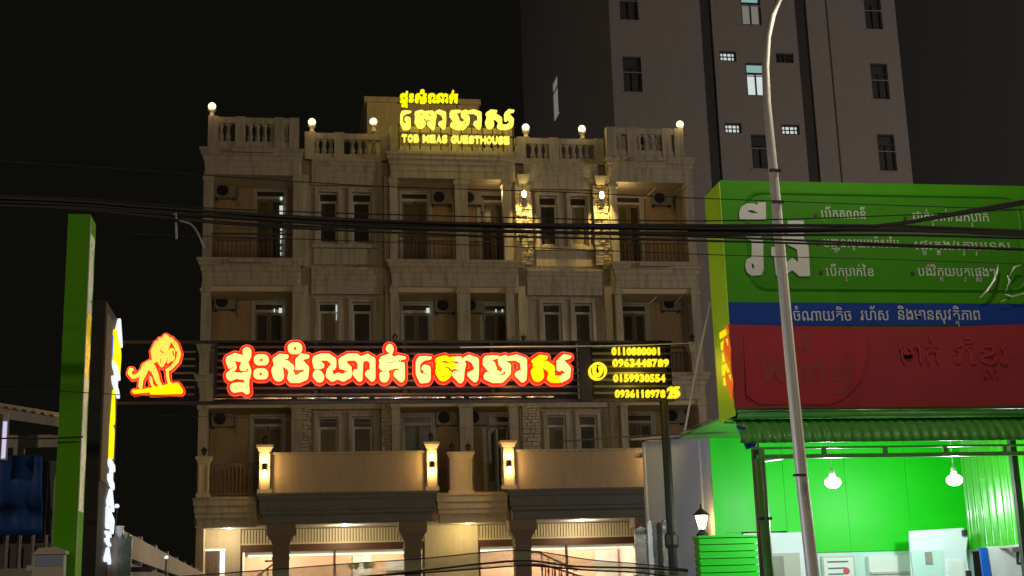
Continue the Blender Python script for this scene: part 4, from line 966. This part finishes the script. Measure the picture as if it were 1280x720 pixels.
# painted glow on side's lower end, backlit cloth edge and roller trim below
for k,(za,zb) in enumerate(((5.62,5.72),(5.44,5.56),(5.24,5.38),(5.04,5.2),(4.88,5.0))): bp(MB().box(BX0-.012,BX0-.002,19.55+.02*(k%2),19.95-.03*(k%3),za,zb),'glow_patch','painted_warm_glow')
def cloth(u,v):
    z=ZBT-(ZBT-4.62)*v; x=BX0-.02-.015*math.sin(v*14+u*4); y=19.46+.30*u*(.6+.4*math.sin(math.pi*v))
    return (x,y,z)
bp(MB().sheet(cloth,6,24),'banner_edge','painted_backlight',smooth=True)  # emission paints the red cloth edge as lit from behind
bp(MB().tube([(BX0+.04,BY-.02,4.36),(BX1+3,BY-.02,4.36)],.05,12),'bottom_tube','green_awning',smooth=True)
bp(MB().tube([(BX0+.04,BY-.055,4.425),(BX1,BY-.055,4.42)],.008,6),'edge_strip','steel',smooth=True)
def crumple(u,v):
    p=at(1238+48*u,374-46*v+6*math.sin(u*6),BY-.05); return (p.x+R.uniform(-.012,.012),BY-.08+R.uniform(-.03,.03)+.03*math.sin(u*9+v*4),p.z+R.uniform(-.012,.012))
fl=thing('plastic_film','crumpled shiny plastic film caught on the right side of the green billboard','plastic film',(11.3,19.35,6.4))
for P_ in ([(1256,368),(1266,371),(1282,366)],[(1262,345),(1268,334),(1276,331)],[(1257,364),(1262,352),(1259,344)],[(1251,377),(1259,374)]):
    MB().tube([at(a_,b_,BY-.09-.02*k_) for k_,(a_,b_) in enumerate(P_)],[.008]+[.017]*(len(P_)-2)+[.006],5).build('film_fold','edge_silver',fl,True)
MB().tube([at(1248,331,BY-.1),at(1243,350,BY-.12),at(1234,364,BY-.12),at(1225,372,BY-.1)],[.012,.022,.02,.01],6).build('film_fold','edge_silver',fl,True)
for x in (7.0,11.3): bp(MB().box(x,x+.1,20.30,20.40,0,7.5),'support_post','dark_metal')
# stay wire
t=thing('stay_wire','pale diagonal stay wire running from the billboard side down to the shop roof','wire',(5.9,20,4.4))
MB().tube([at(888,378,20.1),at(872,452,20.1),at(856,538,20.1)],.016,6).build('wire_strand','cable_pale',t)
# ------------------------------------------------------------------ street lamp by the shop
sl=thing('street_lamp','tall pale tapering street lamp pole with curved arm in front of the billboard','street lamp',(6.62,17,0))
pts=[(6.62,17,0),(6.54,17,1.93),(6.5,17,3.0),(6.46,17,5.0),(6.44,17,7.0),(6.42,17,8.36),(6.44,17,8.9),(6.50,17,9.35),(6.60,17,9.68),(6.72,17,9.95),(6.95,16.9,10.25),(7.3,16.8,10.5),(7.8,16.6,10.7),(8.5,16.3,10.85)]
MB().tube(pts,[.10,.085,.08,.074,.066,.055,.052,.05,.048,.045,.042,.04,.038,.035],14).build('pole','pole_metal',sl,True)
MB().prism([(8.4,10.78),(9.3,10.86),(9.25,11.02),(8.45,10.95)],16.15,16.45).build('lamp_head','dark_metal',sl)
MB().box(8.6,9.2,16.18,16.42,10.77,10.80).build('lamp_lens','lantern_glass',sl)
for z in(6.9,7.35,3.2): MB().box(6.36,6.52,16.9,16.96,z,z+.03).build('pole_clip','dark_metal',sl)
lamp('lamp_light',(8.9,16.2,10.6),380,(1,.90,.74),sl,.15)
# unseen street lamps added on the near side to light the fronts
def near_fill_lamp(x,y,label,en):
    t=thing('street_lamp',label,'street lamp',(x,y,0))  # added unseen fill lamp
    MB().tube([(x,y,0),(x,y,8),(x,y+.3,8.8),(x,y+1.6,9.2)],[.1,.07,.06,.05],10).build('pole','pole_metal',t,True)
    MB().box(x-.15,x+.15,y+1.5,y+2.3,9.12,9.25).build('lamp_head','dark_metal',t)
    MB().box(x-.12,x+.12,y+1.6,y+2.2,9.09,9.118).build('lamp_lens','lantern_glass',t)
    lamp('lamp_light',(x,y+2,8.95),en,(1,.80,.58),t,.2)
def added_flood(x,y,z,label,en):  # unseen mast lights added to brighten the tower
    t=thing('added_mast_light',label,'street lamp',(x,y,0))
    MB().tube([(x,y,0),(x,y,z)],[.15,.09],10).build('mast','pole_metal',t,True)
    MB().box(x-.5,x+.5,y-.1,y+.1,z,z+.4).build('lamp_head','dark_metal',t); MB().box(x-.45,x+.45,y+.101,y+.12,z+.05,z+.35).build('lamp_lens','lantern_glass',t)
    lamp('lamp_light',(x-.5,y+.6,z+.3),en,(1,.88,.80),t,.3)
added_flood(40,24,15,'unseen mast light added right of the tower to brighten its front',7200)
added_flood(-22,70,14,'unseen mast light added behind the guesthouse to brighten the tower side',1900)
near_fill_lamp(-9,-5,'unseen street lamp added on the near pavement left of the viewer',1150); near_fill_lamp(14,-5,'unseen street lamp added on the near pavement right of the viewer',1450)
# ------------------------------------------------------------------ left side: pylon signs, fence, sheds
py=thing('green_pylon_sign','tall narrow green pylon sign seen edge on with reflective film on its side','sign',(-2.2,14.3,0))
MB().box(-2.345,-2.125,14,14.40,0.2,5.735).build('green_casing','pylon_green',py)
def film(u,v):
    return (-2.118+.006*math.sin(v*40)+R.uniform(0,.006),14.02+.58*u,2.9+2.75*v)
for a,b,mt in((4.72,5.55,'film'),(4.05,4.72,'film_yellow_glint'),(2.7,4.05,'film')):
    MB().sheet(lambda u,v:(-2.122+.004*math.sin(v*11+u*3)+R.uniform(0,.002),14.03+.30*u,a+(b-a)*v),4,16).build('face_film',mt,py)  # pale and yellow lengths carry painted reflections
MB().box(-2.126,-2.118,14,14.03,2.2,5.70).build('edge_trim','rail_white',py)
dp=thing('dark_pylon_sign','black pylon sign edge on behind the green one with glowing white and yellow letters','sign',(-2.25,16.6,0))
MB().box(-2.42,-2.21,16,17.3,0,5.28).build('dark_casing','black',dp)
MB().box(-2.209,-2.20,16.05,17.2,3.2,5.15).build('brown_face','column_brown',dp)
def lchar(ya,yb,m,y0=16.8,y1=17.3,x=-2.17,sh=0,k=0):
    z1=at(142,ya,17.05).z; z0=at(140,yb,17.05).z
    S_=[[[(0,0,.2),(.5,.9,.17)],[(.5,.9,.17),(1,.1,.2)],[(.2,.3,.12),(.9,.3,.12)]],[[(0,0,.2),(0,1,.2)],[(0,1,.17),(1,.8,.2),(.9,.1,.2)]],[[(0,.1,.2),(1,0,.2)],[(0,.9,.2),(1,1,.2)],[(.5,0,.2),(.5,1,.2)]]][k%3]
    contour(lambda X,Y:field(S_,[],X,Y),-.4,1.4,-.4,1.4,.08,lambda u,v,q:(x+(.0 if q=='f' else -.03),y0+(y1-y0)*u,z0+(z1-z0)*(v*.8+.1)-sh*u),('f','b')).build('glowing_letter',m,dp)
for k,(ya,yb,m,sh,y0,y1) in enumerate(((394,424,'led_white',.07,16.85,17.25),(422,462,'led_yellow',.08,16.7,17.15),(458,486,'led_white',.08,16.7,17.15),(490,535,'led_yellow',0,16.68,16.85),(535,578,'led_yellow',0,16.66,16.85),(578,606,'led_white',.05,16.65,17.0),(609,634,'led_white',.06,16.65,17.05),(638,662,'led_white',.06,16.65,17.1),(666,680,'led_white',.03,16.6,16.9),(683,703,'led_white',.03,16.6,16.95))): lchar(ya,yb,m,y0,y1,sh=sh,k=k)
l=lamp('sign_fill',(-1.95,17.05,3.2),700,(.78,.86,1),dp,.3,'SPOT'); l.data.spot_size=math.radians(110); l.data.spot_blend=.8; l.rotation_euler=(0,math.radians(-90),math.radians(28))  # spot added beside the letters to brighten the white shop wall
MB().box(-2.2,-2.19,16.55,16.66,4.70,4.98).build('glowing_panel','led_blue',dp)
# boundary wall receding to the guesthouse
fw_=thing('boundary_wall','dark grey sheet boundary fence running back from the pylon signs to the guesthouse','fence',(-2.3,20,0))
def fpart(mb,n,m): return mb.build(n,m,fw_)
for k in range(9):
    y0=17.4+k*2.6
    p0=-2.12-.05*k; z0=2.72+.02*k
    fpart(MB().box(p0-.04,p0,y0,y0+2.56,.1,z0-.35),'sheet_panel','grey_sheet'); fpart(MB().box(p0-.06,p0+.03,y0-.04,y0+.04,0,z0+.05),'fence_post','steel')
    fpart(MB().box(p0-.04,p0+.02,y0+.04,y0+2.5,z0-.3,z0),'top_rail','zinc')
pk=thing('picket_gate','short gate of pointed pale pickets behind the dark pylon sign','gate',(-2,16.9,0))
for k,px in enumerate((137,145,153.5,161.5)):
    p=at(px,668,17.0); pale='wood_picket' if k<2 else 'steel'
    MB().prism([(p.x-.038,.1),(p.x+.034,.1),(p.x+.034,p.z-.05),(p.x,p.z+.02),(p.x-.038,p.z-.05)],17,17.04).build('picket',pale,pk)
MB().box(-2.1,-1.7,17.041,17.07,2.2,2.26).build('gate_rail','dark_metal',pk)
for j,(px,py_) in enumerate(((146,633),(208,697))):
    p=at(px,py_,18+j*4); t=thing('fence_light',('tiny white light on the fence top just right of the glowing letters','tiny white light lower down on the receding fence')[j],'light',(p.x,18+j*4,p.z))
    MB().lathe(p.x,18+j*4,[(.02,p.z-.02),(.035,p.z),(.02,p.z+.03)],8).build('light_lens','led_white',t); MB().tube([(p.x,18+j*4,p.z-.02),(p.x-.02,18+j*4,p.z-.5)],.012,5).build('light_stem','dark_metal',t)
# shed with blue tarp
sh=thing('market_shed','open shed with pale metal eaves and grey sheet wall at the far left','shed',(-4,18,0))
def hp(mb,n,m): return mb.build(n,m,sh)
def eave(u,v):
    a=(-5.6+2.62*u); return (a,18-.6*v,4.42-.06*v+(-.145)*(u-.0)*1.0+.012*math.sin(u*60)*(1-v)-.10*v)
mb=MB().prism([(-5.6,4.62),(-2.96,4.14),(-2.96,4.03),(-5.6,4.46)],17.6,17.66); hp(mb,'eave_trim','zinc')
def roofc(u,v): return (-5.6+2.64*u,17.62+4*v,4.64-.48*u+.5*v+.018*math.sin(u*2.64/.11*2*math.pi))
hp(MB().sheet(roofc,200,1),'roof_sheet','zinc')
hp(MB().box(-5.6,-2.96,18,18.08,3.82,3.98).box(-3.55,-3.42,18.0,18.06,3.62,3.82),'shed_beam','zinc')
for k in range(16): x=-5.6+k*.165; hp(MB().box(x,x+.155,18.1+.01*(k%2),18.13+.01*(k%2),1.9,3.66),'wall_sheet','grey_sheet')
hp(MB().box(-5.6,-5.5,18,18.1,0,4.6).box(-3.0,-2.92,18,18.1,0,4.1),'shed_post','zinc')
tp=thing('blue_tarp','creased dark blue tarpaulin hanging under the shed eaves','tarpaulin',(-3.6,17.9,2.7))
def tarp(u,v): 
    x=-4.6+1.42*u+.05*(1-v)*u; return (x,17.88+.03*math.sin(u*22)+.02*math.sin(v*12+u*4),2.72+.98*v+.01*math.sin(u*9))
MB().sheet(tarp,60,12).build('tarp_sheet','tarp',tp,True,solid=.01)
MB().tube([(-4.6,17.85,2.71),(-3.13,17.85,2.72)],.018,6).build('hem_rope','blue_strip',tp)
rl=thing('white_railing','white barred railing below the blue tarpaulin','railing',(-3.6,17.7,0))
for k in range(13): x=-4.9+k*.155; MB().tube([(x,17.7,2.3),(x,17.7,2.70)],.018,6).build('bar','rail_white',rl)
MB().box(-5,-3.0,17.67,17.73,2.2,2.3).build('bottom_rail','rail_white',rl); MB().box(-5,-4.95,17.67,17.73,0,2.2).box(-3.05,-3.0,17.67,17.73,0,2.2).build('railing_post','rail_white',rl)
ws=thing('feather_flag','narrow white feather flag standing just left of the green pylon','flag',(-2.5,14.6,0))
a=at(69.5,588,14.6);b=at(64,690,14.6);c=at(70,690,14.6)
MB().prism([(b.x,b.z),(c.x,b.z),(a.x+.012,a.z),(a.x-.012,a.z-.1)],14.6,14.62).build('flag_cloth','rail_white',ws); MB().tube([(c.x+.01,14.61,0),(c.x+.01,14.61,a.z)],.01,6).build('flag_pole','rail_white',ws)
bx=thing('kiosk_box','cream box with pale blue label at the foot of the green pylon','box',(-2.5,13.8,0))
a=at(41,688,13.8);b=at(83,688,13.8)
MB().box(a.x,b.x,13.8,14.2 if False else 13.97,0,a.z-.30).build('box_body','box_cream',bx)
MB().box(a.x,b.x-.02,13.81,13.96,a.z-.30,a.z-.04).build('box_neck','box_cream',bx); MB().box(a.x+.03,b.x-.03,13.80,13.81,a.z-.15,a.z-.05).build('blue_label','box_blue',bx)
MB().prism([(a.x,a.z-.04),(b.x,a.z-.04),(b.x,a.z-.01),(b.x-.1,a.z+.03),(a.x+.05,a.z+.02)],13.79,13.97).build('box_lid','box_cream',bx); MB().box(a.x-.05,a.x,13.8,13.9,a.z-.19,a.z-.14).build('box_handle','box_cream',bx)
vs=thing('violet_lightbox','small white and violet lit signboard at the left edge under the shed eaves','sign',(-3.9,17.2,3.4))
a=at(-12,515,17.2);b=at(7,575,17.2)
MB().box(a.x,b.x,17.2,17.3,b.z,a.z).build('lightbox_case','frame_pale',vs); MB().box(b.x-.05,b.x-.005,17.185,17.199,b.z+.02,a.z-.12).build('glowing_strip','violet_led',vs); MB().box(b.x-.13,b.x-.06,17.19,17.199,b.z+.06,a.z-.03).build('dark_strip','column_brown',vs); MB().box(a.x,b.x-.14,17.185,17.199,b.z+.05,a.z-.03).build('glowing_strip','violet_led',vs)
# steel gate right of the guesthouse entrance
sg=thing('steel_gate','tall polished steel gate panels beside the black sign post','gate',(6,22.6,0))
for px0,px1,pyt,mt in((794,808,660,'steel'),(809,814,652,'white_wall'),(815.5,820,655,'steel'),(821,826,655,'dark_metal'),(827,834,652,'steel'),(835,842,654,'steel')):
    a=at(px0,pyt,22.6);b=at(px1,pyt,22.6)
    MB().prism([(a.x,.1),(b.x,.1),(b.x,b.z),((a.x+b.x)/2,b.z+.03),(a.x,a.z-.04)],22.6+R.uniform(-.04,.04),22.7).build('gate_panel',mt,sg)
MB().box(at(794,700,22.6).x,at(842,700,22.6).x,22.7,22.76,2.05,2.15).build('gate_rail','steel',sg)
# ------------------------------------------------------------------ overhead cables
def utility(x,label):
    t=thing('utility_pole',label,'utility pole',(x,11.2,0)); MB().tube([(x,11.2,0),(x,11.2,9)],[.16,.11],12).build('pole','pole_metal',t,True); MB().box(x-.06,x+.06,10.9,11.6,4.6,5.4).build('cable_bracket','dark_metal',t)
utility(-16,'concrete utility pole out of view to the left'); utility(22,'concrete utility pole out of view to the right')
def smooth(P,n=8):
    out=[]
    for i in range(len(P)-1):
        p0=P[max(i-1,0)];p1=P[i];p2=P[i+1];p3=P[min(i+2,len(P)-1)]
        for k in range(n):
            t=k/n; out.append(.5*((2*p1)+(p2-p0)*t+(2*p0-5*p1+4*p2-p3)*t*t+(3*p1-p0-3*p2+p3)*t**3))
    out.append(P[-1]); return out
def cable(px,r,label,Y=11.,m='cable',n=1,spread=0,group=None,ends=True,name='cable',seed=1):
    P=[at(x,y,Y) for x,y in px]
    P=smooth(P)
    if ends:
        d0=P[0];d1=P[-1]
        P=[Vector((-16+(d0.x+16)*k/6,Y+.02*(6-k),d0.z+.9*(1-k/6)**2)) for k in range(6)]+P+[Vector((d1.x+(22-d1.x)*k/6,Y+.02*k,d1.z+.9*(k/6)**2)) for k in range(1,7)]
    rr_=random.Random(seed)
    t=thing(name,label,'cable',tuple(P[len(P)//2]),group)
    for i in range(n):
        ph=rr_.uniform(0,6); oz=(i/(max(n-1,1))-.5)*2*spread if n>1 else 0; oy=rr_.uniform(-spread,spread) if n>1 else 0
        MB().tube([(p.x,p.y+oy*math.cos(p.x*.5+ph),p.z+oz+.012*math.sin(p.x*.7+ph)*(n>1)) for p in P],r*(rr_.uniform(.7,1.2) if n>1 else 1),7).build('strand',m,t,True)
    return t
cable([(-60,250),(90,255),(200,263),(430,278),(640,285),(880,288),(1110,288),(1280,293),(1380,296)],.015,'thick black bundle of cables crossing the whole view',n=5,spread=.032,seed=3)
cable([(-60,256),(90,261),(300,279),(560,290),(700,294),(880,299),(1110,307),(1280,312),(1380,314)],.009,'black cable pair just below the thick bundle',n=2,spread=.012,seed=5)
cable([(860,290),(1000,288),(1110,281),(1190,268),(1280,253),(1380,236)],.016,'black cables splitting upward from the bundle over the billboard text',n=2,spread=.014,seed=6,ends=False)
cable([(-60,198),(150,211),(300,222),(480,233),(700,240),(880,248),(1100,256),(1280,262),(1380,265)],.0045,'thin wire strung above the cable bundle')
cable([(-60,243),(90,248),(300,262),(640,272),(880,276),(1100,270),(1280,262),(1380,260)],.006,'medium wire running along the top of the cable bundle')
cable([(150,292),(500,303),(880,318),(1100,324),(1280,330),(1380,332)],.004,'thin wire below the cable pair over the big white letters',ends=False)
cable([(-60,486),(0,487),(75,489),(160,494),(250,497)],.004,'thin wire crossing low in front of the green pylon sign',Y=13,ends=False)
cable([(-60,549),(0,548),(60,548),(104,546)],.008,'dark wire crossing the green pylon sign above the flag',Y=13.9,ends=False)
cable([(200,519),(350,524),(560,534),(700,536)],.004,'thin wire in front of the first floor windows',Y=21.5,ends=False)
cable([(575,434),(640,433),(730,432.5),(800,431),(872,428.5)],.011,'pale wire along the top right edge of the sign frame',Y=21.9,m='cable_pale',ends=False)
cable([(700,552),(800,545),(900,541),(960,535)],.012,'dark wire lying along the white shop roof edge',Y=22.2,ends=False)
# white hook and drop wire on the bundle
t=thing('drop_wire','white curved drop wire with small clamp hanging from the cable bundle at left','wire',tuple(at(221,275,11)))
MB().tube([tuple(p) for p in smooth([at(224,276,10.95),at(238,280,10.95),at(247,291,10.95),at(255,310,10.95)])],.008,6).build('wire_strand','cable_pale',t)
MB().tube([at(220,278,10.95),at(220.5,299,10.95)],.009,6).build('wire_tail','cable_pale',t); MB().tube([at(217,268,10.95),at(220,266,10.95),at(221,274,10.95)],.009,6).build('clamp','cable_pale',t)
# sagging net strip
tp_=[(180,724),(340,712),(430,705),(530,698),(610,690),(655,688),(690,692),(740,700),(800,705),(860,712)]
bt_=[(180,745),(340,728),(430,722),(530,716),(610,710),(655,707),(690,709),(740,713),(800,716),(860,724)]
T_=smooth([at(x,y,10) for x,y in tp_]);B_=smooth([at(x,y,10) for x,y in bt_])
t=thing('netting_strip','sagging strip of pale green translucent netting low in front of the shopfront','netting',tuple(T_[30]))
mb=MB(); 
for p,q in zip(T_,B_): mb.v+=[tuple(p),tuple((p+q)/2+Vector((0,.02,0))),tuple(q)]
for i in range(len(T_)-1): a=3*i; mb.f+=[(a,a+3,a+4,a+1),(a+1,a+4,a+5,a+2)]
mb.build('net_sheet','netting',t,True)
MB().tube(T_,.004,5).build('edge_cord','cable',t); MB().tube(B_,.006,5).build('edge_cord','cable',t)
MB().tube([tuple(p) for p in smooth([at(x,y,9.97) for x,y in((180,728),(430,722),(530,713),(600,705),(660,701),(720,708),(800,710),(860,714))])],.008,6).build('middle_cord','cable',t)
